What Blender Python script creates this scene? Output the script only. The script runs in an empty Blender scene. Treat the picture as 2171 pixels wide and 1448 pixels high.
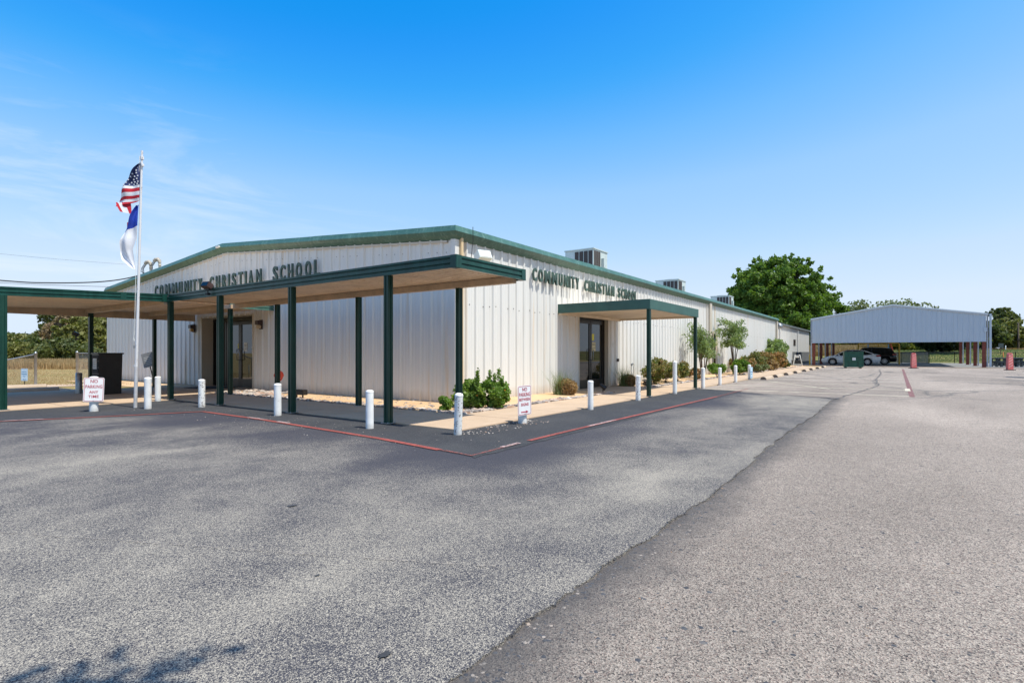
import bpy, bmesh, math, random
import numpy as np
from mathutils import Vector, Matrix
R = math.radians
S = bpy.context.scene
COL = S.collection

# ------------------------------------------------------------ camera, sky, sun, exposure
YAW = math.atan2(0.5776, 0.8163)          # looking direction from +X
cd = bpy.data.cameras.new('camera'); cam = bpy.data.objects.new('camera', cd); COL.objects.link(cam)
cam.location = (0, 0, 1.2)
cam.rotation_euler = (R(90), 0, YAW - R(90))
cd.sensor_width = 36; cd.lens = 36 * 1151 / 2171
cd.shift_y = 24 / 2171
cd.clip_end = 4000; cd.clip_start = .05
S.camera = cam
SUN_EL = R(65)
SUN_AZ = R(-89.0)                          # azimuth of the sun measured from +X towards +Y: sun over -Y
sd = Vector((math.cos(SUN_EL) * math.cos(SUN_AZ), math.cos(SUN_EL) * math.sin(SUN_AZ), math.sin(SUN_EL)))
sl = bpy.data.lights.new('sun', 'SUN'); so = bpy.data.objects.new('sun', sl); COL.objects.link(so)
sl.energy = 4.3; sl.angle = R(.53); sl.color = (1, .965, .86)
so.rotation_euler = sd.to_track_quat('Z', 'Y').to_euler()
W = bpy.data.worlds.new('World'); S.world = W; W.use_nodes = True
nt = W.node_tree; nt.nodes.clear()
N = nt.nodes.new; L = nt.links.new
sky = N('ShaderNodeTexSky'); sky.sky_type = 'NISHITA'; sky.sun_disc = False
sky.sun_elevation = SUN_EL; sky.sun_rotation = R(90) - SUN_AZ
sky.altitude = 200; sky.air_density = 1.0; sky.dust_density = .6; sky.ozone_density = 1.6
hs = N('ShaderNodeHueSaturation'); hs.inputs['Saturation'].default_value = 1.18; hs.inputs['Value'].default_value = 1.0
L(sky.outputs[0], hs.inputs['Color'])
# camera-like rendering of a very clear, saturated sky: one tone curve per channel over the whole dome
SKY_STRENGTH = .12
ssep = N('ShaderNodeSeparateColor'); L(hs.outputs[0], ssep.inputs[0]); scomb = N('ShaderNodeCombineColor')
for i, stops in enumerate((((0, 0), (.072, .008), (.088, .05), (.106, .17), (.135, .33), (.25, .57), (.39, .70), (1, .74)),
                           ((0, 0), (.165, .32), (.19, .41), (.216, .50), (.263, .61), (.4, .75), (.55, .83), (1, .86)),
                           ((0, 0), (.28, .74), (.346, .93), (.42, 1.0), (1, 1.0)))):
    q = N('ShaderNodeMath'); q.operation = 'MULTIPLY'; L(ssep.outputs[i], q.inputs[0]); q.inputs[1].default_value = .105
    rp = N('ShaderNodeValToRGB'); rp.color_ramp.interpolation = 'B_SPLINE' if i < 0 else 'LINEAR'; e = rp.color_ramp.elements
    while len(e) < len(stops): e.new(.5)
    for el, (p_, v_) in zip(e, stops): el.position = p_; el.color = (v_, v_, v_, 1)
    L(q.outputs[0], rp.inputs[0]); q2 = N('ShaderNodeMath'); q2.operation = 'MULTIPLY'; L(rp.outputs[0], q2.inputs[0]); q2.inputs[1].default_value = 1 / (1.33 * SKY_STRENGTH)
    L(q2.outputs[0], scomb.inputs[i])
tc = N('ShaderNodeTexCoord')
mp = N('ShaderNodeMapping'); mp.inputs['Scale'].default_value = (1.2, 1.2, 7); mp.inputs['Rotation'].default_value = (R(8), R(14), R(20))
L(tc.outputs['Generated'], mp.inputs[0])
cn = N('ShaderNodeTexNoise'); cn.inputs['Scale'].default_value = 1.9; cn.inputs['Detail'].default_value = 9; cn.inputs['Roughness'].default_value = .62; cn.inputs['Distortion'].default_value = .6
L(mp.outputs[0], cn.inputs['Vector'])
cr = N('ShaderNodeMapRange'); cr.inputs[1].default_value = .5; cr.inputs[2].default_value = .85; cr.inputs[3].default_value = 0; cr.inputs[4].default_value = .8
L(cn.outputs[0], cr.inputs[0])
# the cirrus lies over the north-west quarter of the sky
dt = N('ShaderNodeVectorMath'); dt.operation = 'DOT_PRODUCT'; dt.inputs[1].default_value = (.12, .99, .0)
L(tc.outputs['Generated'], dt.inputs[0])
dr = N('ShaderNodeMapRange'); dr.inputs[1].default_value = .72; dr.inputs[2].default_value = .98
L(dt.outputs['Value'], dr.inputs[0])
mu = N('ShaderNodeMath'); mu.operation = 'MULTIPLY'; L(cr.outputs[0], mu.inputs[0]); L(dr.outputs[0], mu.inputs[1])
mx = N('ShaderNodeMixRGB'); mx.inputs[2].default_value = (6.0, 6.3, 6.9, 1)
hz = N('ShaderNodeSeparateXYZ'); L(tc.outputs['Generated'], hz.inputs[0])
hr = N('ShaderNodeMapRange'); hr.inputs[1].default_value = .46; hr.inputs[2].default_value = .26; L(hz.outputs[2], hr.inputs[0])
mu2 = N('ShaderNodeMath'); mu2.operation = 'MULTIPLY'; L(mu.outputs[0], mu2.inputs[0]); L(hr.outputs[0], mu2.inputs[1])
L(mu2.outputs[0], mx.inputs[0]); L(scomb.outputs[0], mx.inputs[1])
bg = N('ShaderNodeBackground'); bg.inputs[1].default_value = SKY_STRENGTH
L(mx.outputs[0], bg.inputs[0])
ow = N('ShaderNodeOutputWorld'); L(bg.outputs[0], ow.inputs[0])
vs = S.view_settings; vs.view_transform = 'Standard'; vs.look = 'None'; vs.exposure = 0.44; vs.gamma = 1; vs.use_curve_mapping = False
S.cycles.max_bounces = 8; S.cycles.transparent_max_bounces = 8

# ------------------------------------------------------------ materials
MATS = {}
def newmat(name):
    m = bpy.data.materials.new(name); m.use_nodes = True
    n = m.node_tree; n.nodes.clear()
    o = n.nodes.new('ShaderNodeOutputMaterial'); p = n.nodes.new('ShaderNodeBsdfPrincipled')
    n.links.new(p.outputs[0], o.inputs[0])
    MATS[name] = m
    return m, n, p, o
def col4(c): return (c[0], c[1], c[2], 1)
def node(n, t, **k):
    x = n.nodes.new(t)
    for a, b in k.items():
        if a.startswith('i_'): x.inputs[a[2:].replace('_', ' ')].default_value = b
        else: setattr(x, a, b)
    return x
def ramp(n, src, stops, interp='LINEAR'):
    r = n.nodes.new('ShaderNodeValToRGB'); r.color_ramp.interpolation = interp
    e = r.color_ramp.elements
    while len(e) < len(stops): e.new(.5)
    for i, (p, c) in enumerate(stops):
        e[i].position = p; e[i].color = col4(c) if isinstance(c, tuple) else (c, c, c, 1)
    n.links.new(src, r.inputs[0]); return r.outputs[0]
def noise(n, scale, detail=4, vec=None, rough=.55, dist=0.):
    x = node(n, 'ShaderNodeTexNoise', i_Scale=scale, i_Detail=detail, i_Roughness=rough, i_Distortion=dist)
    if vec is not None: n.links.new(vec, x.inputs['Vector'])
    return x.outputs[0]
def objco(n, scale=None):
    t = n.nodes.new('ShaderNodeTexCoord')
    if scale is None: return t.outputs['Object']
    m = n.nodes.new('ShaderNodeMapping'); m.inputs['Scale'].default_value = scale
    n.links.new(t.outputs['Object'], m.inputs[0]); return m.outputs[0]
def mixc(n, f, a, b, mode='MIX'):
    m = n.nodes.new('ShaderNodeMixRGB'); m.blend_type = mode
    for i, v in enumerate((f, a, b)):
        if isinstance(v, (int, float)): m.inputs[i].default_value = v if i == 0 else (v, v, v, 1)
        elif isinstance(v, tuple): m.inputs[i].default_value = col4(v)
        else: n.links.new(v, m.inputs[i])
    return m.outputs[0]
def math_(n, op, a, b=None, clamp=False):
    m = n.nodes.new('ShaderNodeMath'); m.operation = op; m.use_clamp = clamp
    for i, v in enumerate((a, b)):
        if v is None: continue
        if isinstance(v, (int, float)): m.inputs[i].default_value = v
        else: n.links.new(v, m.inputs[i])
    return m.outputs[0]
def bump(n, p, h, strength=.3, dist=.01):
    b = node(n, 'ShaderNodeBump', i_Strength=strength, i_Distance=dist)
    n.links.new(h, b.inputs['Height']); n.links.new(b.outputs[0], p.inputs['Normal'])
def simple(name, c, rough=.6, metal=0., var=.12, scale=6., bumps=.0, spec=.5, streak=None):
    m, n, p, o = newmat(name)
    co = objco(n)
    f = noise(n, scale, 6, co)
    d = tuple(max(0, x * (1 - var * 1.6)) for x in c); l = tuple(min(1, x * (1 + var)) for x in c)
    cc = ramp(n, f, [(.3, d), (.7, l)])
    if streak:
        s = noise(n, 1.0, 5, objco(n, (14, 14, .6)))
        cc = mixc(n, ramp(n, s, [(.52, 0.), (.78, 1.)]), cc, streak)
    n.links.new(cc, p.inputs['Base Color'])
    p.inputs['Roughness'].default_value = rough; p.inputs['Metallic'].default_value = metal
    p.inputs['Specular IOR Level'].default_value = spec
    if bumps: bump(n, p, noise(n, scale * 8, 5, co), bumps)
    return m

def asphalt_patch():
    m, n, p, o = newmat('asphalt_worn_seal')
    co = objco(n)
    v = node(n, 'ShaderNodeTexVoronoi', i_Scale=230.); n.links.new(co, v.inputs['Vector'])
    sep = n.nodes.new('ShaderNodeSeparateColor'); n.links.new(v.outputs['Color'], sep.inputs[0])
    big = noise(n, .30, 5, objco(n, (.75, 1.25, 1)), .52, .5)
    mid = noise(n, 1.9, 6, co, .62)
    fin = noise(n, 60., 4, co, .7)
    wear = math_(n, 'ADD', math_(n, 'MULTIPLY', math_(n, 'SUBTRACT', big, .5), 3.0), math_(n, 'MULTIPLY', math_(n, 'SUBTRACT', mid, .5), 1.25))
    wear = math_(n, 'ADD', wear, math_(n, 'MULTIPLY', math_(n, 'SUBTRACT', fin, .5), 1.1))
    # overspray of the newer seal fades out beyond the red line
    sx = n.nodes.new('ShaderNodeSeparateXYZ'); n.links.new(co, sx.inputs[0])
    jit = math_(n, 'MULTIPLY', mid, .9)
    m1 = node(n, 'ShaderNodeMapRange'); m1.inputs[1].default_value = 3.3; m1.inputs[2].default_value = 4.6; n.links.new(math_(n, 'ADD', sx.outputs[1], jit), m1.inputs[0])
    m2 = node(n, 'ShaderNodeMapRange'); m2.inputs[1].default_value = 4.0; m2.inputs[2].default_value = 5.9; n.links.new(math_(n, 'ADD', sx.outputs[0], jit), m2.inputs[0])
    near = math_(n, 'MULTIPLY', m1.outputs[0], m2.outputs[0])
    m3 = node(n, 'ShaderNodeMapRange'); m3.inputs[1].default_value = 7.; m3.inputs[2].default_value = 12.; m3.inputs[4].default_value = .35; n.links.new(sx.outputs[1], m3.inputs[0])
    wear = math_(n, 'SUBTRACT', wear, math_(n, 'ADD', math_(n, 'MULTIPLY', near, 1.0), m3.outputs[0]))
    t = math_(n, 'ADD', math_(n, 'MULTIPLY', sep.outputs[0], .9), math_(n, 'MULTIPLY', wear, .62))
    sp = ramp(n, t, [(.28, 0.), (.62, 1.)])
    stone = ramp(n, sep.outputs[1], [(0, (.195, .175, .152)), (.5, (.30, .268, .225)), (1, (.50, .44, .35))])
    tar = ramp(n, sep.outputs[2], [(0, (.031, .031, .040)), (1, (.076, .073, .084))])
    c = mixc(n, sp, tar, stone)
    sc = ramp(n, noise(n, 2.6, 8, objco(n, (1.7, 1, 1)), .74), [(.675, 0.), (.72, .85)])
    c = mixc(n, sc, c, (.40, .37, .32))
    n.links.new(c, p.inputs['Base Color'])
    p.inputs['Roughness'].default_value = .92; p.inputs['Specular IOR Level'].default_value = .25
    bump(n, p, math_(n, 'ADD', v.outputs['Distance'], fin), .5, .005)
def asphalt_dark():
    m, n, p, o = newmat('asphalt_fresh_seal')
    co = objco(n)
    v = node(n, 'ShaderNodeTexVoronoi', i_Scale=170.); n.links.new(co, v.inputs['Vector'])
    sep = n.nodes.new('ShaderNodeSeparateColor'); n.links.new(v.outputs['Color'], sep.inputs[0])
    c = ramp(n, sep.outputs[0], [(0, (.026, .027, .031)), (.6, (.040, .041, .046)), (.93, (.055, .056, .06)), (1, (.16, .155, .15))])
    c = mixc(n, ramp(n, noise(n, 1.1, 5, co), [(.45, 0.), (.8, .55)]), c, (.085, .083, .082))
    c = mixc(n, ramp(n, noise(n, 60, 3, co, .8), [(.69, 0.), (.74, .8)]), c, (.3, .27, .22))
    n.links.new(c, p.inputs['Base Color']); p.inputs['Roughness'].default_value = .85; p.inputs['Specular IOR Level'].default_value = .3
    bump(n, p, v.outputs['Distance'], .45, .006)
def asphalt_chip():
    m, n, p, o = newmat('asphalt_old_chip')
    co = objco(n)
    wob = mixc(n, .06, co, node(n, 'ShaderNodeTexNoise', i_Scale=60.).outputs['Color'], 'ADD')
    v = node(n, 'ShaderNodeTexVoronoi', i_Scale=165.); n.links.new(co, v.inputs['Vector'])
    sep = n.nodes.new('ShaderNodeSeparateColor'); n.links.new(v.outputs['Color'], sep.inputs[0])
    v2 = node(n, 'ShaderNodeTexVoronoi', i_Scale=48.); n.links.new(co, v2.inputs['Vector'])
    sep2 = n.nodes.new('ShaderNodeSeparateColor'); n.links.new(v2.outputs['Color'], sep2.inputs[0])
    c = ramp(n, sep.outputs[0], [(0, (.055, .050, .050)), (.14, (.150, .126, .112)), (.4, (.29, .246, .206)), (.75, (.405, .342, .286)), (1, (.56, .472, .39))])
    c = mixc(n, ramp(n, sep.outputs[1], [(.8, 0.), (.86, .35)]), c, (.36, .225, .18))
    big_stone = ramp(n, sep2.outputs[0], [(.955, 0.), (.962, .9)])
    big_stone = math_(n, 'MULTIPLY', big_stone, ramp(n, v2.outputs['Distance'], [(.28, 1.), (.42, 0.)]))
    c = mixc(n, big_stone, c, ramp(n, sep2.outputs[1], [(0, (.05, .055, .065)), (.7, (.10, .10, .10)), (.85, (.3, .2, .13)), (1, (.42, .38, .34))]))
    lo = ramp(n, noise(n, .32, 6, objco(n, (.35, 1, 1)), .6, .4), [(.3, .62), (.7, 1.15)])
    c = mixc(n, 1., c, lo, 'MULTIPLY')
    md = ramp(n, noise(n, 9, 6, co, .7), [(.3, .86), (.7, 1.12)])
    c = mixc(n, 1., c, md, 'MULTIPLY')
    # tar smear along the joint with the newer seal
    sx = n.nodes.new('ShaderNodeSeparateXYZ'); n.links.new(co, sx.inputs[0])
    wig = noise(n, 1.6, 7, co, .68)
    yy = math_(n, 'SUBTRACT', sx.outputs[1], math_(n, 'MULTIPLY', wig, .62))
    band = node(n, 'ShaderNodeMapRange'); band.inputs[1].default_value = .60; band.inputs[2].default_value = .98
    n.links.new(yy, band.inputs[0])
    lim = node(n, 'ShaderNodeMapRange'); lim.inputs[1].default_value = 17.4; lim.inputs[2].default_value = 16.6
    n.links.new(sx.outputs[0], lim.inputs[0])
    bf = math_(n, 'MULTIPLY', math_(n, 'MULTIPLY', band.outputs[0], lim.outputs[0]), 1.)
    c = mixc(n, bf, c, mixc(n, .80, c, (.062, .058, .058), 'MIX'))
    # weathered cracks
    vc = node(n, 'ShaderNodeTexVoronoi', i_Scale=.16); vc.feature = 'DISTANCE_TO_EDGE'
    dv = n.nodes.new('ShaderNodeMixRGB'); dv.blend_type = 'ADD'; dv.inputs[0].default_value = .9
    nz = node(n, 'ShaderNodeTexNoise', i_Scale=.5, i_Detail=6., i_Roughness=.7); n.links.new(co, nz.inputs['Vector'])
    n.links.new(co, dv.inputs[1]); n.links.new(nz.outputs['Color'], dv.inputs[2]); n.links.new(dv.outputs[0], vc.inputs['Vector'])
    cf = ramp(n, vc.outputs['Distance'], [(0., .75), (.006, .4), (.013, 0.)])
    far = node(n, 'ShaderNodeMapRange'); far.inputs[1].default_value = 14; far.inputs[2].default_value = 20
    n.links.new(sx.outputs[0], far.inputs[0])
    c = mixc(n, math_(n, 'MULTIPLY', cf, far.outputs[0]), c, (.085, .085, .085))
    n.links.new(c, p.inputs['Base Color']); p.inputs['Roughness'].default_value = .92; p.inputs['Specular IOR Level'].default_value = .25
    bump(n, p, math_(n, 'ADD', v.outputs['Distance'], noise(n, 40, 3, co)), .6, .007)
asphalt_patch(); asphalt_dark(); asphalt_chip()

def painted_line(name, c, wear_lo, wear_hi):
    m, n, p, o = newmat(name)
    co = objco(n)
    f = ramp(n, noise(n, 22, 8, co, .8), [(wear_lo, 0.), (wear_hi, 1.)])
    g = ramp(n, noise(n, 1.3, 3, co, .6), [(.4, .05), (.7, .35)])
    f = math_(n, 'MAXIMUM', f, g)
    cc = ramp(n, noise(n, 5, 5, co), [(.3, tuple(x * .7 for x in c)), (.7, c)])
    n.links.new(cc, p.inputs['Base Color']); p.inputs['Roughness'].default_value = .75
    tr = n.nodes.new('ShaderNodeBsdfTransparent'); ms = n.nodes.new('ShaderNodeMixShader')
    n.links.new(f, ms.inputs[0]); n.links.new(p.outputs[0], ms.inputs[1]); n.links.new(tr.outputs[0], ms.inputs[2]); n.links.new(ms.outputs[0], o.inputs[0])
painted_line('red_paint', (.38, .085, .065), .52, .64)
painted_line('worn_red_paint', (.38, .11, .085), .42, .56)
painted_line('faded_red_paint', (.27, .12, .11), .5, .62)
painted_line('white_line_paint', (.82, .76, .64), .66, .86)
painted_line('faded_line_paint', (.74, .66, .50), .64, .82)
painted_line('ghost_line_paint', (.40, .34, .28), .34, .50)
painted_line('white_patch_paint', (.66, .46, .43), .42, .60)

def grass_mat(name, a, b, c3, sc=1.):
    m, n, p, o = newmat(name)
    co = objco(n)
    c = ramp(n, noise(n, .35 * sc, 7, co, .65), [(.32, a), (.5, b), (.68, c3)])
    c = mixc(n, 1., c, ramp(n, noise(n, 9, 7, co, .8), [(.3, .6), (.7, 1.3)]), 'MULTIPLY')
    n.links.new(c, p.inputs['Base Color']); p.inputs['Roughness'].default_value = 1; p.inputs['Specular IOR Level'].default_value = .1
    bump(n, p, noise(n, 14, 8, co, .8), .9, .05)
grass_mat('dry_lawn', (.30, .215, .095), (.36, .27, .125), (.22, .20, .075))
grass_mat('hill_grass', (.09, .14, .035), (.22, .19, .075), (.08, .125, .032), .35)
def concrete(name, a, b, stain=(.3, .22, .15)):
    m, n, p, o = newmat(name)
    co = objco(n)
    c = ramp(n, noise(n, 1.5, 7, co, .65), [(.3, a), (.7, b)])
    c = mixc(n, 1., c, ramp(n, noise(n, 70, 4, co, .8), [(.3, .85), (.7, 1.12)]), 'MULTIPLY')
    c = mixc(n, ramp(n, noise(n, 3.5, 6, co, .7), [(.6, 0.), (.75, .35)]), c, stain)
    n.links.new(c, p.inputs['Base Color']); p.inputs['Roughness'].default_value = .9
    bump(n, p, noise(n, 90, 4, co), .25, .003)
concrete('tan_concrete', (.44, .315, .21), (.52, .385, .27))
concrete('grey_concrete', (.26, .25, .24), (.36, .345, .33), (.2, .19, .18))
concrete('parking_block_concrete', (.40, .30, .215), (.50, .39, .29), (.2, .13, .09))
concrete('shaded_end_concrete', (.15, .11, .085), (.21, .16, .125), (.1, .07, .05))
concrete('granite_gravel', (.50, .32, .17), (.63, .43, .25), (.36, .23, .13))
# painted wall sheet: chalky off-white with vertical dirt streaks and rust
def wall_mat(name, c, dirt, rust=.5):
    m, n, p, o = newmat(name)
    co = objco(n); geo = n.nodes.new('ShaderNodeNewGeometry')
    mp_ = n.nodes.new('ShaderNodeMapping'); mp_.inputs['Scale'].default_value = (5, 5, .22); n.links.new(geo.outputs['Position'], mp_.inputs[0])
    st = noise(n, 1.0, 7, mp_.outputs[0], .7)
    cc = ramp(n, st, [(.3, tuple(x * .93 for x in c)), (.6, c)])
    cc = mixc(n, ramp(n, noise(n, 1.7, 6, mp_.outputs[0], .6), [(.56, 0.), (.8, .6)]), cc, dirt)
    mp2 = n.nodes.new('ShaderNodeMapping'); mp2.inputs['Scale'].default_value = (2.2, 2.2, .09); n.links.new(geo.outputs['Position'], mp2.inputs[0])
    cc = mixc(n, ramp(n, noise(n, 2.0, 5, mp2.outputs[0], .5), [(.63, 0.), (.73, rust)]), cc, (.62, .40, .17))
    sp = n.nodes.new('ShaderNodeSeparateXYZ'); n.links.new(geo.outputs['Position'], sp.inputs[0])
    lo = node(n, 'ShaderNodeMapRange'); lo.inputs[1].default_value = .48; lo.inputs[2].default_value = .05; lo.inputs[4].default_value = .7
    n.links.new(math_(n, 'ADD', sp.outputs[2], math_(n, 'MULTIPLY', noise(n, 3, 6, geo.outputs['Position'], .7), .35)), lo.inputs[0])
    cc = mixc(n, lo.outputs[0], cc, (.40, .28, .17))
    n.links.new(cc, p.inputs['Base Color']); p.inputs['Roughness'].default_value = .48; p.inputs['Specular IOR Level'].default_value = .4
wall_mat('wall_sheet_paint', (.70, .69, .662), (.56, .50, .42))
wall_mat('wall_trim_paint', (.56, .50, .41), (.46, .39, .30), .3)
wall_mat('yellowed_trim_paint', (.66, .50, .30), (.56, .38, .2), .8)
wall_mat('carport_sheet_paint', (.49, .55, .60), (.46, .51, .56), 0.)
simple('grey_block_paint', (.13, .135, .14), .8, var=.15)
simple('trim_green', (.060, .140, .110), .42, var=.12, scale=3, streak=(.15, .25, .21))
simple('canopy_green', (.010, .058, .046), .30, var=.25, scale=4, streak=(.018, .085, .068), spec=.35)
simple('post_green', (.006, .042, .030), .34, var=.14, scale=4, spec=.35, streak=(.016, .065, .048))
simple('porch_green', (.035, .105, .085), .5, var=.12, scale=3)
simple('letter_green', (.050, .092, .074), .5, var=.25, scale=5)
simple('soffit_tan', (.76, .585, .41), .5, var=.10, scale=2.2, streak=(.55, .37, .22))
simple('porch_soffit', (.74, .62, .47), .6, var=.08, scale=2)
simple('beam_tan', (.56, .42, .29), .55, var=.12, scale=4)
simple('rafter_bronze', (.09, .055, .035), .5)
def bollard_mat(name, thr):
    m, n, p, o = newmat(name)
    co = objco(n)
    g = n.nodes.new('ShaderNodeObjectInfo')
    ad = mixc(n, 1., co, g.outputs['Location'], 'ADD')
    chips = ramp(n, noise(n, 26, 5, ad, .75), [(thr, 0.), (thr + .012, 1.)])
    c = ramp(n, noise(n, 8, 4, ad), [(.3, (.72, .72, .72)), (.7, (.84, .84, .83))])
    zz = n.nodes.new('ShaderNodeSeparateXYZ'); n.links.new(co, zz.inputs[0])
    zr = node(n, 'ShaderNodeMapRange'); zr.inputs[1].default_value = .16; zr.inputs[2].default_value = .0; zr.inputs[4].default_value = .75
    n.links.new(math_(n, 'ADD', zz.outputs[2], math_(n, 'MULTIPLY', noise(n, 14, 5, ad, .7), .14)), zr.inputs[0])
    c = mixc(n, zr.outputs[0], c, (.25, .22, .20))
    c = mixc(n, ramp(n, noise(n, 5, 6, ad, .7), [(.55, 0.), (.75, .35)]), c, (.45, .43, .42))
    c = mixc(n, chips, c, (.10, .065, .045))
    n.links.new(c, p.inputs['Base Color']); p.inputs['Roughness'].default_value = .5
    bump(n, p, chips, .4, .002)
bollard_mat('bollard_white', .665); bollard_mat('bollard_chipped', .58)
simple('sign_white', (.80, .80, .82), .35, var=.03)
simple('sign_crimson', (.42, .012, .05), .4, var=.1)
simple('sign_pale_blue', (.55, .72, .85), .4, var=.05)
simple('sign_blue', (.10, .28, .50), .4, var=.1)
simple('black_print', (.02, .02, .02), .5)
simple('grey_print', (.28, .28, .29), .5)
simple('galvanised', (.36, .38, .40), .38, .7, var=.15, scale=20)
simple('pole_silver', (.62, .62, .64), .35, .25, var=.1, scale=8)
def rusty():
    m, n, p, o = newmat('rusty_silver')
    co = objco(n)
    f = ramp(n, noise(n, 3.0, 7, objco(n, (6, 6, 1.6)), .75), [(.60, 0.), (.66, 1.)])
    c = mixc(n, f, (.66, .66, .68), (.16, .06, .035))
    n.links.new(c, p.inputs['Base Color']); p.inputs['Roughness'].default_value = .5
rusty()
simple('bronze_frame', (.018, .014, .012), .35, .3)
simple('black_paint', (.012, .012, .013), .45, var=.3)
simple('black_rubber', (.018, .018, .019), .8)
simple('dark_brown_metal', (.05, .025, .022), .45)
simple('amber_lens', (.45, .26, .07), .3)
simple('pale_lens', (.48, .36, .22), .4)
simple('paper', (.75, .75, .72), .7, var=.03)
simple('yellow_paper', (.72, .66, .05), .6, var=.05)
simple('cream_paper', (.62, .55, .32), .6)
simple('red_iron', (.20, .042, .024), .6, var=.2, scale=4)
simple('ac_case', (.52, .58, .56), .45, .1, var=.06)
simple('ac_coil', (.055, .042, .036), .7)
simple('yellow_pipe', (.70, .44, .03), .4)
simple('dumpster_green', (.008, .085, .05), .45, var=.25, scale=5)
simple('car_white', (.70, .72, .75), .18, var=.02)
simple('car_black', (.006, .006, .007), .1, var=.1)
simple('rim_silver', (.55, .56, .58), .3, .6)
simple('tail_red', (.30, .008, .012), .2)
simple('headlight_clear', (.5, .52, .55), .1)
simple('channel_red', (.62, .14, .13), .5, var=.15, scale=3)
simple('channel_stripe', (.72, .33, .31), .5, var=.2, scale=5)
simple('table_slate', (.035, .05, .06), .5)
simple('wood_pole', (.09, .065, .045), .9, var=.3)
simple('bark', (.085, .065, .05), .95, var=.35, scale=5, bumps=.8)
simple('thin_bark', (.13, .10, .075), .9, var=.3, scale=12)
simple('security_red', (.26, .025, .012), .4)
simple('flag_red', (.52, .012, .03), .75); simple('flag_white', (.74, .74, .78), .75, var=.03)
simple('flag_navy', (.012, .025, .12), .75); simple('flag_blue', (.012, .05, .42), .7)
simple('cable_black', (.015, .017, .02), .6)
simple('pipe_taupe', (.40, .36, .30), .6, .1, var=.15, scale=20)
simple('plastic_grey', (.55, .55, .52), .5)
simple('bin_blue', (.015, .04, .09), .5)
simple('roof_sheet', (.45, .47, .46), .45, .3)
simple('gutter_grey', (.16, .18, .18), .5, .2)
simple('road_grey', (.20, .20, .20), .9)
simple('orange_marker', (.75, .22, .04), .5)
simple('crack_filler', (.115, .112, .112), .9, var=.3, scale=9)
simple('oil_stain', (.055, .053, .053), .7, var=.3, scale=14)
def crumbs():
    m, n, p, o = newmat('crumb_stone'); co = objco(n)
    v = node(n, 'ShaderNodeTexVoronoi', i_Scale=30.); n.links.new(co, v.inputs['Vector'])
    sp_ = n.nodes.new('ShaderNodeSeparateColor'); n.links.new(v.outputs['Color'], sp_.inputs[0])
    c = ramp(n, sp_.outputs[0], [(0, (.035, .037, .045)), (.74, (.085, .085, .09)), (.86, (.22, .19, .165)), (.97, (.32, .27, .23)), (1, (.30, .16, .07))])
    n.links.new(c, p.inputs['Base Color']); p.inputs['Roughness'].default_value = .9
crumbs()
def glass():
    m, n, p, o = newmat('dark_glass')
    p.inputs['Base Color'].default_value = (.006, .007, .008, 1); p.inputs['Roughness'].default_value = .015
    p.inputs['IOR'].default_value = 1.6
glass()
def stone_mat():
    m, n, p, o = newmat('river_stone')
    co = objco(n)
    v = node(n, 'ShaderNodeTexVoronoi', i_Scale=5.5); n.links.new(co, v.inputs['Vector'])
    s = n.nodes.new('ShaderNodeSeparateColor'); n.links.new(v.outputs['Color'], s.inputs[0])
    c = ramp(n, s.outputs[0], [(0, (.11, .095, .09)), (.3, (.26, .22, .20)), (.6, (.42, .37, .33)), (.8, (.34, .19, .12)), (1, (.55, .50, .45))])
    n.links.new(c, p.inputs['Base Color']); p.inputs['Roughness'].default_value = .8
    bump(n, p, noise(n, 40, 5, co), .3, .01)
stone_mat()
def leaf(name, stops, transl=.35, nscale=.9, rough=.5):
    m, n, p, o = newmat(name)
    co = objco(n)
    wn = n.nodes.new('ShaderNodeTexWhiteNoise'); wn.noise_dimensions = '3D'
    sn = n.nodes.new('ShaderNodeVectorMath'); sn.operation = 'SNAP'; sn.inputs[1].default_value = (.16, .16, .16)
    n.links.new(co, sn.inputs[0]); n.links.new(sn.outputs[0], wn.inputs['Vector'])
    f = math_(n, 'ADD', math_(n, 'MULTIPLY', noise(n, nscale, 4, co, .6), .62), math_(n, 'MULTIPLY', wn.outputs['Value'], .38))
    c = ramp(n, f, stops)
    n.links.new(c, p.inputs['Base Color']); p.inputs['Roughness'].default_value = rough; p.inputs['Specular IOR Level'].default_value = .35
    t = n.nodes.new('ShaderNodeBsdfTranslucent'); n.links.new(mixc(n, 1., c, (1.15, 1.25, .55), 'MULTIPLY'), t.inputs[0])
    ms = n.nodes.new('ShaderNodeMixShader'); ms.inputs[0].default_value = transl
    n.links.new(p.outputs[0], ms.inputs[1]); n.links.new(t.outputs[0], ms.inputs[2]); n.links.new(ms.outputs[0], o.inputs[0])
leaf('leaf_deep_green', [(.25, (.055, .115, .016)), (.5, (.115, .20, .030)), (.75, (.21, .30, .06))], .4)
leaf('leaf_oak', [(.25, (.05, .070, .024)), (.5, (.10, .125, .040)), (.75, (.18, .19, .07))], .35)
leaf('leaf_olive', [(.25, (.09, .105, .030)), (.5, (.18, .185, .055)), (.75, (.27, .26, .09))], .35)
leaf('leaf_rust', [(.25, (.15, .105, .06)), (.5, (.28, .20, .125)), (.75, (.36, .28, .19))], .3)
leaf('leaf_yellowgreen', [(.25, (.09, .12, .02)), (.5, (.17, .20, .04)), (.75, (.27, .28, .07))], .3)
leaf('leaf_juniper', [(.25, (.012, .022, .010)), (.5, (.022, .038, .016)), (.75, (.04, .06, .025))], .1)
leaf('leaf_desert_willow', [(.25, (.12, .18, .055)), (.5, (.20, .27, .10)), (.75, (.31, .37, .18))], .35, 3)
leaf('leaf_lantana', [(.25, (.07, .14, .022)), (.5, (.15, .25, .045)), (.75, (.26, .36, .08))], .4, 5)
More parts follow.
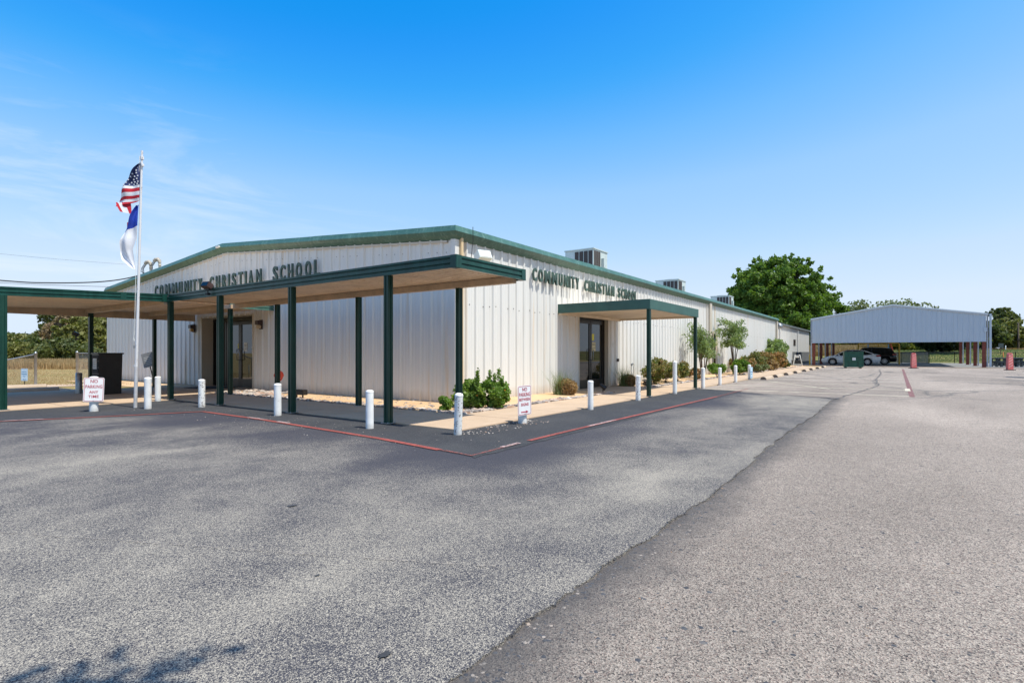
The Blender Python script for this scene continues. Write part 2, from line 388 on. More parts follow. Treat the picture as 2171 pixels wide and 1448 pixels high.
leaf('leaf_hedge_bronze', [(.2, (.06, .09, .025)), (.45, (.14, .165, .05)), (.62, (.24, .20, .07)), (.8, (.32, .18, .10))], .35, 4)
leaf('leaf_hedge_rusty', [(.2, (.09, .09, .03)), (.42, (.19, .15, .05)), (.58, (.36, .19, .08)), (.8, (.42, .26, .13))], .3, 3)
leaf('leaf_sage', [(.25, (.11, .14, .06)), (.5, (.19, .22, .10)), (.75, (.28, .30, .16))], .3, 4)
leaf('flower_orange', [(.3, (.65, .22, .03)), (.7, (.7, .35, .06))], .3, 4)
leaf('straw', [(.3, (.20, .12, .05)), (.5, (.33, .21, .10)), (.7, (.42, .30, .16))], .25, 5, .8)
leaf('tall_dry_grass', [(.3, (.30, .19, .09)), (.5, (.42, .28, .14)), (.7, (.50, .36, .20))], .25, .8, .8)
leaf('tuft_green', [(.3, (.12, .17, .06)), (.7, (.26, .30, .14))], .3, 4)
def M(n): return MATS[n]

# ------------------------------------------------------------ object helpers
WM = {}
def wm(p): return WM[p.name] if p is not None else Matrix.Identity(4)
def props(o, label=None, cat=None, group=None, kind=None):
    if label: o['label'] = label
    if cat: o['category'] = cat
    if group: o['group'] = group
    if kind: o['kind'] = kind
    return o
def thing(name, label, cat, loc=(0, 0, 0), rz=0., group=None, tilt=(0, 0)):
    o = bpy.data.objects.new(name, None); COL.objects.link(o)
    o.location = loc; o.rotation_euler = (tilt[0], tilt[1], rz); o.empty_display_size = .2
    WM[o.name] = Matrix.Translation(loc) @ o.rotation_euler.to_matrix().to_4x4()
    return props(o, label, cat, group)
def link(name, me, parent=None, kind=None, label=None):
    o = bpy.data.objects.new(name, me); COL.objects.link(o)
    if parent is not None: o.parent = parent
    WM[o.name] = wm(parent).copy()
    return props(o, label, None, None, kind)
class MB:
    def __init__(s): s.v = []; s.f = []; s.m = []; s.mi = 0; s.sm = []; s.smooth = False
    def add(s, vs, fs):
        b = len(s.v); s.v += [tuple(x) for x in vs]
        for f in fs: s.f.append(tuple(b + i for i in f)); s.m.append(s.mi); s.sm.append(s.smooth)
        return s
    def box(s, a, b, mat=None):
        x0, y0, z0 = [min(p, q) for p, q in zip(a, b)]; x1, y1, z1 = [max(p, q) for p, q in zip(a, b)]
        vs = [(x0, y0, z0), (x1, y0, z0), (x1, y1, z0), (x0, y1, z0), (x0, y0, z1), (x1, y0, z1), (x1, y1, z1), (x0, y1, z1)]
        if mat is not None: vs = [mat @ Vector(v) for v in vs]
        return s.add(vs, [(0, 3, 2, 1), (4, 5, 6, 7), (0, 1, 5, 4), (1, 2, 6, 5), (2, 3, 7, 6), (3, 0, 4, 7)])
    def bbox(s, a, b, e=.01):           # box with bevelled edges
        bm = bmesh.new(); bmesh.ops.create_cube(bm, size=1)
        c = [(p + q) / 2 for p, q in zip(a, b)]; d = [abs(q - p) for p, q in zip(a, b)]
        for v in bm.verts: v.co = Vector((c[0] + v.co.x * d[0], c[1] + v.co.y * d[1], c[2] + v.co.z * d[2]))
        bmesh.ops.bevel(bm, geom=bm.edges[:], offset=min(e, min(d) * .45), segments=2, affect='EDGES')
        bm.verts.ensure_lookup_table()
        s.add([v.co[:] for v in bm.verts], [[v.index for v in f.verts] for f in bm.faces]); bm.free(); return s
    def tube(s, pts, r, n=8, cap=True):
        pts = [Vector(p) for p in pts]; rs = r if isinstance(r, (list, tuple)) else [r] * len(pts)
        rings = []; up = None; sm0 = s.smooth
        for i, p in enumerate(pts):
            t = (pts[min(i + 1, len(pts) - 1)] - pts[max(i - 1, 0)]).normalized()
            if up is None: up = Vector((1, 0, 0)) if abs(t.x) < .8 else Vector((0, 1, 0))
            a = t.cross(up).normalized(); b = t.cross(a).normalized(); up = -b if False else up
            rings.append([p + (a * math.cos(k * math.tau / n) + b * math.sin(k * math.tau / n)) * rs[i] for k in range(n)])
        vs = [v for ring in rings for v in ring]; fs = []
        for i in range(len(pts) - 1):
            for k in range(n): fs.append((i * n + k, i * n + (k + 1) % n, (i + 1) * n + (k + 1) % n, (i + 1) * n + k))
        s.smooth = n > 5; s.add(vs, fs); s.smooth = sm0
        if cap: s.add(rings[0], [tuple(range(n))]); s.add(rings[-1], [tuple(reversed(range(n)))])
        return s
    def lathe(s, prof, n=20, c=(0, 0, 0)):
        vs = []; fs = []; sm0 = s.smooth; s.smooth = True
        for r, z in prof:
            for k in range(n): vs.append((c[0] + r * math.cos(k * math.tau / n), c[1] + r * math.sin(k * math.tau / n), c[2] + z))
        for i in range(len(prof) - 1):
            for k in range(n): fs.append((i * n + k, i * n + (k + 1) % n, (i + 1) * n + (k + 1) % n, (i + 1) * n + k))
        s.add(vs, fs); s.smooth = sm0; return s
    def prism(s, poly, axis, a, b):     # poly in the plane across the axis
        def P(p, t):
            if axis == 'x': return (t, p[0], p[1])
            if axis == 'y': return (p[0], t, p[1])
            return (p[0], p[1], t)
        n = len(poly); vs = [P(p, a) for p in poly] + [P(p, b) for p in poly]
        fs = [tuple(range(n))[::-1], tuple(range(n, 2 * n))] + [(i, (i + 1) % n, n + (i + 1) % n, n + i) for i in range(n)]
        return s.add(vs, fs)
    def mesh(s, name, mats, inv=None):
        me = bpy.data.meshes.new(name)
        vs = s.v if inv is None else [tuple(inv @ Vector(v)) for v in s.v]
        me.from_pydata(vs, [], s.f)
        if isinstance(mats, str): mats = [mats]
        for m in mats: me.materials.append(M(m))
        me.polygons.foreach_set('material_index', s.m); me.polygons.foreach_set('use_smooth', s.sm)
        bm = bmesh.new(); bm.from_mesh(me); bmesh.ops.recalc_face_normals(bm, faces=bm.faces); bm.to_mesh(me); bm.free()
        return me
    def build(s, name, mats, parent=None, world=False, kind=None, label=None):
        inv = wm(parent).inverted() if (world and parent is not None) else None
        return link(name, s.mesh(name, mats, inv), parent, kind, label)
CH = {}
def kids(o): return [c for c in bpy.data.objects if c.parent == o]
def copy_tree(o, loc=None, rz=None, label=None, tilt=None, parent=None):
    c = o.copy(); COL.objects.link(c)
    if parent is not None: c.parent = parent
    if loc is not None: c.location = loc
    if rz is not None: c.rotation_euler.z = rz
    if tilt is not None: c.rotation_euler.x, c.rotation_euler.y = tilt
    if label: c['label'] = label
    WM[c.name] = Matrix.Translation(c.location) @ c.rotation_euler.to_matrix().to_4x4()
    for k in kids(o): copy_tree(k, parent=c)
    return c
def text_mesh(txt, size, extrude=.002, sx=1., bold=0.):
    cu = bpy.data.curves.new('t', 'FONT'); cu.body = txt; cu.size = size; cu.extrude = extrude
    cu.align_x = 'CENTER'; cu.align_y = 'CENTER'; cu.offset = bold; cu.resolution_u = 3; cu.space_character = 1.05
    ob = bpy.data.objects.new('t', cu); COL.objects.link(ob)
    dg = bpy.context.evaluated_depsgraph_get(); me = bpy.data.meshes.new_from_object(ob.evaluated_get(dg))
    bpy.data.objects.remove(ob); me.transform(Matrix.Diagonal((sx, 1, 1, 1))); return me
def text_part(txt, size, mat, parent, loc, rot=(R(90), 0, 0), name='lettering', extrude=.001, sx=1., bold=.0, fit=None):
    me = text_mesh(txt, size, extrude, sx, bold)
    if fit:
        w = max(v.co.x for v in me.vertices) - min(v.co.x for v in me.vertices); me.transform(Matrix.Diagonal((fit / w, 1, 1, 1)))
    me.materials.clear(); me.materials.append(M(mat))
    me.transform(Matrix.Translation(loc) @ (Matrix.Rotation(rot[2], 4, 'Z') @ Matrix.Rotation(rot[0], 4, 'X')))
    return link(name, me, parent)
def RD(r, d): return (.5776 * r + .8163 * d, -.8163 * r + .5776 * d)     # survey offsets (right, ahead) -> site coordinates

# ------------------------------------------------------------ ground
def sheet(name, poly, z, mat, kind='structure', parent=None):
    b = MB(); b.add([(x, y, z) for x, y in poly], [tuple(range(len(poly)))])
    return b.build(name, mat, parent, kind=kind)
def jit_line(x0, y0, x1, y1, n, amp, seed):
    rg = random.Random(seed); out = []
    for i in range(n + 1):
        t = i / n; w = amp * (rg.random() - .5) * 2
        dx, dy = x1 - x0, y1 - y0; l = math.hypot(dx, dy)
        out.append((x0 + dx * t - dy / l * w, y0 + dy * t + dx / l * w))
    return out
def terrain_h(x, y):
    t = max(0, min(1, (x - 84) / 26)); t = t * t * (3 - 2 * t)
    return 1.55 * t
def make_ground():
    b = MB()
    xs = list(np.concatenate([np.linspace(-900, -60, 8), np.linspace(-40, 80, 13), np.linspace(83, 112, 16), np.linspace(130, 1500, 10)]))
    ys = list(np.concatenate([np.linspace(-900, -60, 8), np.linspace(-40, 120, 17), np.linspace(160, 1500, 8)]))
    vs = [(x, y, -.016 + terrain_h(x, y)) for x in xs for y in ys]; ny = len(ys)
    fs = [(i * ny + j, (i + 1) * ny + j, (i + 1) * ny + j + 1, i * ny + j + 1) for i in range(len(xs) - 1) for j in range(ny - 1)]
    b.smooth = True; b.add(vs, fs)
    # left and near: dry lawn ; beyond the carport: mixed hillside grass
    for k, f in enumerate(b.f):
        if b.v[f[0]][0] > 78: b.m[k] = 1
    b.build('ground', ['dry_lawn', 'hill_grass'], kind='structure')
make_ground()
# old chip-seal lot
sheet('parking_lot', [(-14, -30), (56.4, -34), (56.4, 5.3), (50.6, 5.3), (17, 5.44), (-14, 5.44)], -.008, 'asphalt_old_chip')
sheet('parking_apron', [(-14, 5.44), (6.3, 5.44), (6.3, 24.2), (-2, 24.3), (-14, 24.0)], -.008, 'asphalt_fresh_seal')
# newer seal coat laid over it, ragged edge along the drive
_rg = random.Random(3); edge = []; _w = 0.
for _i in range(1500):
    _x = -2 + 18.3 * _i / 1499; _w = _w * .95 + _rg.gauss(0, .0042)
    edge.append((_x, 1.31 + _w + _rg.gauss(0, .004) + .025 * math.sin(_x * .9)))
edge = [(-14, 1.36)] + edge + jit_line(16.4, 1.3, 18.4, 5.44, 60, .03, 5)
SEAM = edge[1:1500]
sheet('asphalt_overlay', edge + [(6.3, 5.44), (6.3, 14.9), (-14, 14.9)], -.003, 'asphalt_worn_seal')
# dark fresh seal between red line and sidewalk
RED = [(1.0, 13.45), (2.57, 12.75), (3.85, 12.14), (5.39, 11.52), (5.35, 9.24), (5.22, 7.33), (5.12, 5.89), (4.95, 4.6), (4.88, 4.03)]
RED2 = [(4.88, 4.03), (6.95, 4.08), (9.22, 4.06), (10.94, 4.03), (15.25, 3.98), (19.72, 4.01)]
fresh = [(-14, 19)] + [(x, y) for x, y in [(-14, 17.5), (-4, 15)] + RED] + jit_line(4.80, 3.94, 17.9, 3.90, 60, .03, 8) + [(18.4, 5.47), (6.33, 5.47), (6.33, 19)]
sheet('sealed_strip', fresh, .002, 'asphalt_fresh_seal')
def ribbon(name, pts, w, z, mat, kind='structure', wob=0., seed=1):
    rg = random.Random(seed); b = MB(); P = []
    for i in range(len(pts) - 1):
        a, c = Vector(pts[i]), Vector(pts[i + 1]); n = max(1, int((c - a).length / .25))
        P += [a.lerp(c, k / n) for k in range(n)]
    P.append(Vector(pts[-1])); vs = []
    for i, p in enumerate(P):
        t = (P[min(i + 1, len(P) - 1)] - P[max(0, i - 1)]).normalized(); nn = Vector((-t.y, t.x))
        o = (rg.random() - .5) * wob; ww = w / 2 * (1 + (rg.random() - .5) * (.9 if wob else .12))
        vs += [(*(p + nn * (ww + o)), z), (*(p - nn * (ww - o)), z)]
    b.add(vs, [(2 * i, 2 * i + 1, 2 * i + 3, 2 * i + 2) for i in range(len(P) - 1)])
    return b.build(name, mat, kind=kind)
ribbon('red_line', RED[:-1], .09, .008, 'red_paint')
ribbon('red_line', RED[-2:] + [(5.9, 4.06)], .05, .010, 'worn_red_paint')
ribbon('red_line', [(6.15, 4.07), (6.95, 4.08), (9.22, 4.06), (10.94, 4.03), (15.25, 3.98)], .08, .012, 'red_paint')
ribbon('red_line', [(15.25, 3.98), (19.3, 4.01)], .07, .012, 'worn_red_paint')
for a, b_ in (((5.36, 9.75), (5.36, 9.2)), ((5.34, 8.75), (5.30, 8.35)), ((7.9, 4.07), (8.9, 4.06)), ((5.5, 4.05), (5.9, 4.06)), ((2.6, 12.73), (3.1, 12.5))):
    ribbon('painted_dash', [a, b_], .075, .016, 'white_patch_paint')
ribbon('red_line', [(18.4, -.36), (30, -.38), (49.5, -.40)], .13, -.003, 'faded_red_paint')
ribbon('painted_dash', [(21.1, -.3), (22.4, -.3)], .14, .001, 'faded_line_paint')
for i, x in enumerate([18.6, 21.3, 24.2, 27.1, 30.2, 33.3, 36.5, 39.8, 43.2, 46.8]):
    ribbon('parking_line', [(x, 5.2), (x + (.35 if i == 1 else 0), -.3)], .125, -.003, 'faded_line_paint' if i < 3 else 'white_line_paint')
ribbon('parking_line', [(25.0, 4.4), (20.8, 1.8)], .09, .001, 'faded_line_paint')
ribbon('parking_line', [(-.2, 7.2), (.99, 4.9), (1.95, 2.84), (2.5, 1.7)], .03, .004, 'ghost_line_paint')
ribbon('crack', jit_line(18.45, 5.4, 16.35, 1.2, 26, .06, 4), .07, .009, 'asphalt_fresh_seal', wob=.08)
ribbon('crack', [(16.4, 1.3), (20, .9), (24, .5), (29, .75), (38, .7), (47, 1.0)], .035, .001, 'crack_filler', wob=.1, seed=3)
ribbon('crack', jit_line(28, -8, 55, -2.5, 60, .22, 9), .035, .001, 'crack_filler', wob=.1, seed=4)
def stain(x, y, r, seed, name='oil_spot', z=.004):
    rg = random.Random(seed)
    sheet(name, [(x + math.cos(a) * r * (.7 + .5 * rg.random()), y + math.sin(a) * r * .75 * (.7 + .5 * rg.random())) for a in np.linspace(0, math.tau, 22)[:-1]], z, 'oil_stain')
stain(1.47, 1.66, .028, 1); stain(2.48, 3.87, .035, 2); stain(41.6, .4, .35, 3, z=-.001); stain(36, -4.9, .8, 5, z=-.001)
_r = random.Random(31)
for k, (sx_, sy_) in enumerate([(22.6, 2.2), (25.7, 1.6), (28.6, 2.6), (31.9, 2.0), (35.0, 1.7), (38.2, 2.4), (45.2, 2.1)]):
    for q in range(4): stain(sx_ + _r.uniform(-.5, .5), sy_ + _r.uniform(-.9, .9), .05 + .13 * _r.random() ** 2, 40 + k * 4 + q, z=-.0045)
for k in range(7): stain(_r.uniform(1.5, 9), _r.uniform(1.8, 8.5) if k < 4 else _r.uniform(-3, .8), .012 + .02 * _r.random(), 90 + k, z=.001 if k < 4 else -.005)
# light kerb strip and carport slab
b = MB(); b.box((56.4, -34, -.1), (57.0, 8.4, .03)); b.build('kerb', 'tan_concrete', kind='structure')
sheet('carport_slab', [(57.0, -16), (80, -18), (80, 8.4), (57.0, 8.4)], .012, 'road_grey')
ribbon('crushed_stone_path', [(0, 25.2), (7.2, 25.2), (9.1, 24.6)], 1.7, .0, 'tan_concrete')
# sidewalk slabs
sw = props(bpy.data.objects.new('sidewalk', None), kind='structure'); COL.objects.link(sw); WM[sw.name] = Matrix.Identity(4)
def slab(x0, y0, x1, y1, z=.02, mat='tan_concrete'):
    b = MB(); b.bbox((x0 + .004, y0 + .004, -.08), (x1 - .004, y1 - .004, z), .006); return b.build('slab', mat, sw)
slab(6.33, 5.45, 7.95, 6.8)
for k in range(8): slab(6.33, 6.8 + k * 1.02, 7.95, 7.82 + k * 1.02)
s0 = slab(7.95, 5.45, 9.47, 6.8)
for k in range(1, 30):
    o = s0.copy(); o.location.x = k * 1.52; COL.objects.link(o)
for i in range(3):
    for j in range(4): slab(-.3 + i * 2.2, 14.96 + j * 1.7, 1.9 + i * 2.2, 16.66 + j * 1.7)
for j in range(3): slab(6.33, 14.96 + j * 2.0, 8.0, 16.96 + j * 2.0); slab(8.0, 16.6 + j * 1.4, 9.9, 18.0 + j * 1.4)
slab(15.0, 6.8, 16.6, 8.5); slab(16.6, 6.8, 17.9, 8.5)
# gravel bed with loose stones
b = MB()
b.add([(7.95, 6.8, .0), (15.0, 6.8, .0), (15.0, 8.34, .035), (9.5, 8.34, .035), (7.95, 8.3, .03)], [(0, 1, 2, 3, 4)])
b.add([(7.95, 8.3, .03), (9.5, 8.34, .035), (9.5, 16.6, .035), (7.95, 16.6, .0)], [(0, 1, 2, 3)])
b.add([(17.9, 6.8, .0), (56, 6.8, .0), (56, 8.6, .035), (17.9, 8.6, .035)], [(0, 1, 2, 3)])
b.add([(7.9, 20.8, .0), (9.5, 20.8, .02), (9.5, 29, .02), (7.9, 29, .0)], [(0, 1, 2, 3)])
b.build('gravel_bed', 'granite_gravel', kind='structure')
def seam_crumbs():
    rg = random.Random(21); b = MB()
    for k in range(0, 1498, 1):                         # broken lip standing a few millimetres proud
        (x0, y0), (x1, y1) = SEAM[k], SEAM[k + 1]; h = .004 + .004 * (math.sin(x0 * 7) + 1)
        b.add([(x0, y0, -.008), (x1, y1, -.008), (x1, y1, -.003 + h), (x0, y0, -.003 + h), (x1, y1 + .012, -.0025), (x0, y0 + .012, -.0025)], [(0, 1, 2, 3), (3, 2, 4, 5)])
    b.build('overlay_lip', 'asphalt_worn_seal', kind='structure')
    b = MB()
    def chip(x, y, r, zb=-.0085):
        a = rg.random() * 6; el = .6 + .4 * rg.random(); ca, sa = math.cos(a), math.sin(a); q = []
        for k in range(6):
            t = k * math.tau / 6; rr = r * (.7 + .5 * rg.random()); px, py = rr * math.cos(t), rr * el * math.sin(t); q.append((x + px * ca - py * sa, y + px * sa + py * ca, zb))
        b.add(q + [(x, y, zb + min(.004, r * .35))], [(i, (i + 1) % 6, 6) for i in range(6)])
    for k in range(2200):
        x, y = SEAM[int(rg.random() ** 1.6 * 1498)]; chip(x, y - abs(rg.gauss(0, .08)), .005 + .012 * rg.random() ** 2)
    for k in range(2600): chip(-1 + rg.random() ** 1.6 * 13, 1.2 - rg.random() ** 1.4 * 7, .006 + .013 * rg.random() ** 2.5)
    for k in range(350): chip(-1 + rg.random() ** 1.6 * 12, 1.4 + rg.random() * 6, .003 + .006 * rg.random() ** 2, -.0035)
    b.build('asphalt_crumbs', 'crumb_stone', kind='stuff')
seam_crumbs()
def stones():
    rg = random.Random(11); b = MB(); bm = bmesh.new(); bmesh.ops.create_icosphere(bm, subdivisions=1, radius=1); ico = [v.co.copy() for v in bm.verts]; fc = [[v.index for v in f.verts] for f in bm.faces]; bm.free()
    def st(x, y, r, z=.02):
        q = Matrix.Rotation(rg.random() * 6, 3, 'Z'); s = Vector((1.2 + rg.random() * .5, .8 + rg.random() * .3, .45 + rg.random() * .35))
        b.smooth = False
        b.add([(x + w.x, y + w.y, z + w.z) for w in [q @ Vector((v.x * s.x, v.y * s.y, v.z * s.z)) * r * (.85 + rg.random() * .3) for v in ico]], fc)
    for i in range(420): st(8.0 + abs(rg.gauss(.04, .10)), 6.8 + rg.random() * 9.6, .025 + rg.random() * .05)
    for i in range(330): st(8.0 + rg.random() * 7, 6.83 + abs(rg.gauss(.05, .1)), .025 + rg.random() * .05)
    for i in range(900): st(17.9 + rg.random() ** 1.3 * 36, 6.83 + abs(rg.gauss(.05, .12)), .03 + rg.random() * .05)
    for i in range(160): st(8.1 + rg.random() * 1.2, 14.2 + rg.random() * 2.3, .03 + rg.random() * .06, .03)
    for i in range(200): st(8.1 + rg.random() * 1.3, 6.9 + rg.random() * 9, .015 + rg.random() * .03, .03)
    for i in range(130): st(4.6 + rg.random() * 1.3, 4.2 + rg.random() * 9 , .003 + rg.random() * .005, .004)
    for i in range(120): st(6.1 + rg.random() * 2, 4.9 + rg.random() * .5, .006 + rg.random() * .01, .005)
    b.build('loose_stones', 'river_stone', kind='stuff')
stones()
# parking blocks
def parking_block():
    t = thing('parking_block', 'nearest concrete parking block at the end of the bollard row', 'parking block', (26.26, 4.84, -.008), 0, 'concrete parking blocks along the sidewalk')
    prof = [(-.13, 0), (-.12, .06), (-.085, .11), (-.03, .135), (.03, .135), (.085, .11), (.12, .06), (.13, 0)]
    b = MB(); b.prism(prof, 'x', .006, 1.8); b.build('block', 'parking_block_concrete', t)
    b = MB(); b.prism([(y * .985, z * .985) for y, z in prof], 'x', -.004, .003); b.build('end_face', 'shaded_end_concrete', t)  # shade on this end is put into a darker copy of the concrete
    return t
pb = parking_block()
PBX = [29.15, 32.37, 35.6, 39.41, 42.78, 46.59, 50.2]
ords = ['second', 'third', 'fourth', 'fifth', 'sixth', 'seventh', 'farthest']
for k, x in enumerate(PBX): copy_tree(pb, (x, 4.84, -.008), 0, ords[k] + ' concrete parking block counted from the bollards along the sidewalk')
copy_tree(pb, (5.75, 21.75, -.008), R(180), 'dark concrete parking block in the shade behind the left drive-through canopy')
copy_tree(pb, (6.0, 23.9, -.008), R(172), 'weathered concrete parking block at the lawn edge in front of the gate post')
MAIN = [o for o in bpy.data.objects if o.name.startswith('parking_block')]
for o in MAIN[-2:]: o['group'] = 'parking blocks beside the lawn'

# ------------------------------------------------------------ main building
X0, Y0, YR, Y1, X1 = 9.45, 8.3, 18.6, 28.9, 50.6
EAVE, RIDGE = 3.93, 4.72
def ztop(y): return EAVE + (RIDGE - EAVE) * (1 - abs(y - YR) / (YR - Y0))
bld = thing('school_building', 'long low off-white ribbed metal school building with green roof trim', 'building', (X0, Y0, 0))
def rib_profile(w, ribs=3, h=.04):
    pts = []
    step = w / ribs
    for k in range(ribs):
        c = k * step + .05
        pts += [(c - .045, 0), (c - .02, h), (c + .02, h), (c + .045, 0), (c + step * .32, 0), (c + step * .32 + .012, .006), (c + step * .32 + .03, 0), (c + step * .6, 0), (c + step * .6 + .012, .006), (c + step * .6 + .03, 0)]
    pts.append((w + .004, 0))
    return pts
def panel_mesh(name, to_world, prof, zlo, zhi, mat, inv):
    b = MB(); a = [(to_world(s, d)) for s, d in prof]
    for i in range(len(prof) - 1):
        sc = (prof[i][0] + prof[i + 1][0]) / 2
        z0 = zlo(sc)
        vs = [(*a[i], z0), (*a[i + 1], z0), (*a[i + 1], zhi(prof[i + 1][0])), (*a[i], zhi(prof[i][0]))]
        b.add(vs, [(0, 1, 2, 3)])
    # turned-back edge at the lap seam
    b.add([(*a[0], zlo(prof[0][0])), (*to_world(prof[0][0], -.02), zlo(prof[0][0])), (*to_world(prof[0][0], -.02), zhi(prof[0][0])), (*a[0], zhi(prof[0][0]))], [(0, 1, 2, 3)])
    return b.mesh(name, mat, inv)
binv = wm(bld).inverted()
PW = 1.04
# solid core behind the sheets (leaves the door recesses open)
b = MB()
b.box((X0 + .95, Y0 + .5, .02), (X1 - .1, Y1 - .1, EAVE - .1))
b.box((X0 + .02, Y0 + .02, 0), (X0 + .95, 16.9 - .05, EAVE)); b.box((X0 + .02, 20.35, 0), (X0 + .95, Y1 - .02, EAVE)); b.box((X0 + .02, 16.85, 2.44), (X0 + .95, 20.35, EAVE))
b.box((X0 + .95, Y0 + .02, 0), (15.35, Y0 + .5, EAVE)); b.box((17.6, Y0 + .02, 0), (X1 - .02, Y0 + .5, EAVE)); b.box((15.35, Y0 + .02, 2.42), (17.6, Y0 + .5, EAVE))
b.prism([(Y0 + .05, EAVE), (YR, RIDGE - .03), (Y1 - .05, EAVE)], 'x', X0 + .03, X1 - .05)
b.build('wall', 'wall_trim_paint', bld, world=True)
rgp = random.Random(5)
# south side sheets
nS = int((X1 - X0) / PW) + 1
cache = {}
for k in range(nS):
    x = X0 + k * PW
    if x > X1 - .2: break
    w = min(PW, X1 - x)
    prof = [p for p in rib_profile(PW) if p[0] <= w + .01]
    door = 15.38 < x + PW and x < 17.58
    key = 'std' if (w > PW - .01 and not door) else None
    off = .003 * (k % 2)
    if key and key in cache: me = cache[key]
    else:
        zl = (lambda s, x=x: 2.42 if 15.38 < x + s < 17.58 else .03)
        me = panel_mesh('wall_panel', lambda s, d: (s, -d), prof, zl, lambda s: EAVE + .02, 'wall_sheet_paint', None)
        if key: cache[key] = me
    o = link('wall_panel', me, bld); o.location = (x - X0, -off, 0)
# west gable sheets
k = 0; y = Y0
while y < Y1 - .1:
    w = min(PW, Y1 - y); prof = [p for p in rib_profile(PW) if p[0] <= w + .01]
    off = .003 * (k % 2)
    me = panel_mesh('wall_panel', lambda s, d: (-d, s), prof, lambda s, y=y: (2.42 if 16.9 < y + s < 20.3 else .03), lambda s, y=y: ztop(y + s), 'wall_sheet_paint', None)
    o = link('wall_panel', me, bld); o.location = (-off, y - Y0, 0)
    y += PW; k += 1
# north end + far end closed by plain sheets
b = MB(); b.box((X0, Y1, 0), (X1, Y1 + .03, EAVE)); b.build('back_wall', 'wall_sheet_paint', bld, world=True)
# corner and downspout trims
b = MB(); b.box((X0 - .045, Y0 - .045, .03), (X0 + .10, Y0 - .002, EAVE - .05)); b.box((X0 - .045, Y0 - .002, .03), (X0 - .004, Y0 + .09, EAVE - .05)); b.build('corner_trim', 'wall_sheet_paint', bld, world=True)
b = MB(); b.bbox((X0 + .11, Y0 - .10, .05), (X0 + .20, Y0 - .034, EAVE - .02), .01); b.build('downspout', 'yellowed_trim_paint', bld, world=True)
for x in (30.0, 50.15):
    b = MB(); b.bbox((x, Y0 - .13, .05), (x + .42, Y0 - .034, EAVE - .02), .012); b.build('downspout', 'wall_trim_paint', bld, world=True)
    b = MB(); b.bbox((x - .35, Y0 - .07, .05), (x - .28, Y0 - .034, EAVE - .02), .01); b.build('downspout', 'wall_trim_paint', bld, world=True)
b = MB(); b.bbox((X0 - .05, Y1 - .06, .03), (X0 + .08, Y1 + .06, EAVE - .05), .01); b.build('corner_trim', 'wall_sheet_paint', bld, world=True)
# eave trim: lower half leans out, upper half leans back
EP = [(.03, -.13), (.13, -.05), (.19, .03), (.13, .17), (.0, .19), (-.06, .19), (-.06, -.13)]   # (outward, up)
def sweep(name, p0, p1, out, prof, mat, parent, m0=(0, 0, 0)):
    p0, p1, out, m0 = Vector(p0), Vector(p1), Vector(out), Vector(m0)
    n = len(prof); b = MB()
    vs = [p0 + out * o + m0 * o + Vector((0, 0, z)) for o, z in prof] + [p1 + out * o + Vector((0, 0, z)) for o, z in prof]
    b.add(vs, [tuple(range(n))[::-1], tuple(range(n, 2 * n))] + [(i, (i + 1) % n, n + (i + 1) % n, n + i) for i in range(n)])
    return b.build(name, mat, parent, world=True)
segs = 7
for k in range(segs):
    xa = X0 + (X1 - X0 + .2) * k / segs; xb = X0 + (X1 - X0 + .2) * (k + 1) / segs - .008
    sweep('eave_trim', (xa, Y0, EAVE + .004 * (k % 2)), (xb, Y0, EAVE + .004 * (k % 2)), (0, -1, 0), EP, 'trim_green', bld, (-1, 0, 0) if k == 0 else (0, 0, 0))
GP = [(.03, -.15), (.13, -.07), (.19, .01), (.15, .15), (.0, .17), (-.06, .17), (-.06, -.15)]
pts = [Y0, Y0 + 2.6, Y0 + 5.2, Y0 + 7.8, YR]
for i in range(4):
    e = .004 * (i % 2)
    sweep('rake_trim', (X0, pts[i], ztop(pts[i]) + e), (X0, pts[i + 1] - .006, ztop(pts[i + 1]) + e), (-1, 0, 0), EP, 'trim_green', bld, (0, -1, 0) if i == 0 else (0, 0, 0))
    q0, q1 = 2 * YR - pts[i], 2 * YR - pts[i + 1]
    sweep('rake_trim', (X0, q1, ztop(q1) + e), (X0, q0 - .006, ztop(q0) + e), (-1, 0, 0), EP, 'trim_green', bld)
b = MB()
for i in range(8):
    q0 = Y0 + .2 + i * (YR - Y0 - .2) / 8; q1 = Y0 + .2 + (i + 1) * (YR - Y0 - .2) / 8
    for (a_, c_) in ((q0, q1), (2 * YR - q1, 2 * YR - q0)):
        z0, z1 = ztop(a_) - .19, ztop(c_) - .19
        b.add([(X0 - .05, a_, z0), (X0 - .05, c_, z1), (X0 - .05, c_, z1 + .05), (X0 - .05, a_, z0 + .05), (X0 - .003, a_, z0), (X0 - .003, c_, z1), (X0 - .003, c_, z1 + .05), (X0 - .003, a_, z0 + .05)],
              [(0, 1, 2, 3), (0, 1, 5, 4), (3, 2, 6, 7)])
b.build('rake_cap', 'wall_trim_paint', bld, world=True)
b = MB(); b.bbox((X0 - .23, YR + .02, ztop(YR) + .02), (X0 - .18, YR + .28, ztop(YR) + .10), .02); b.build('ridge_patch', 'paper', bld, world=True)
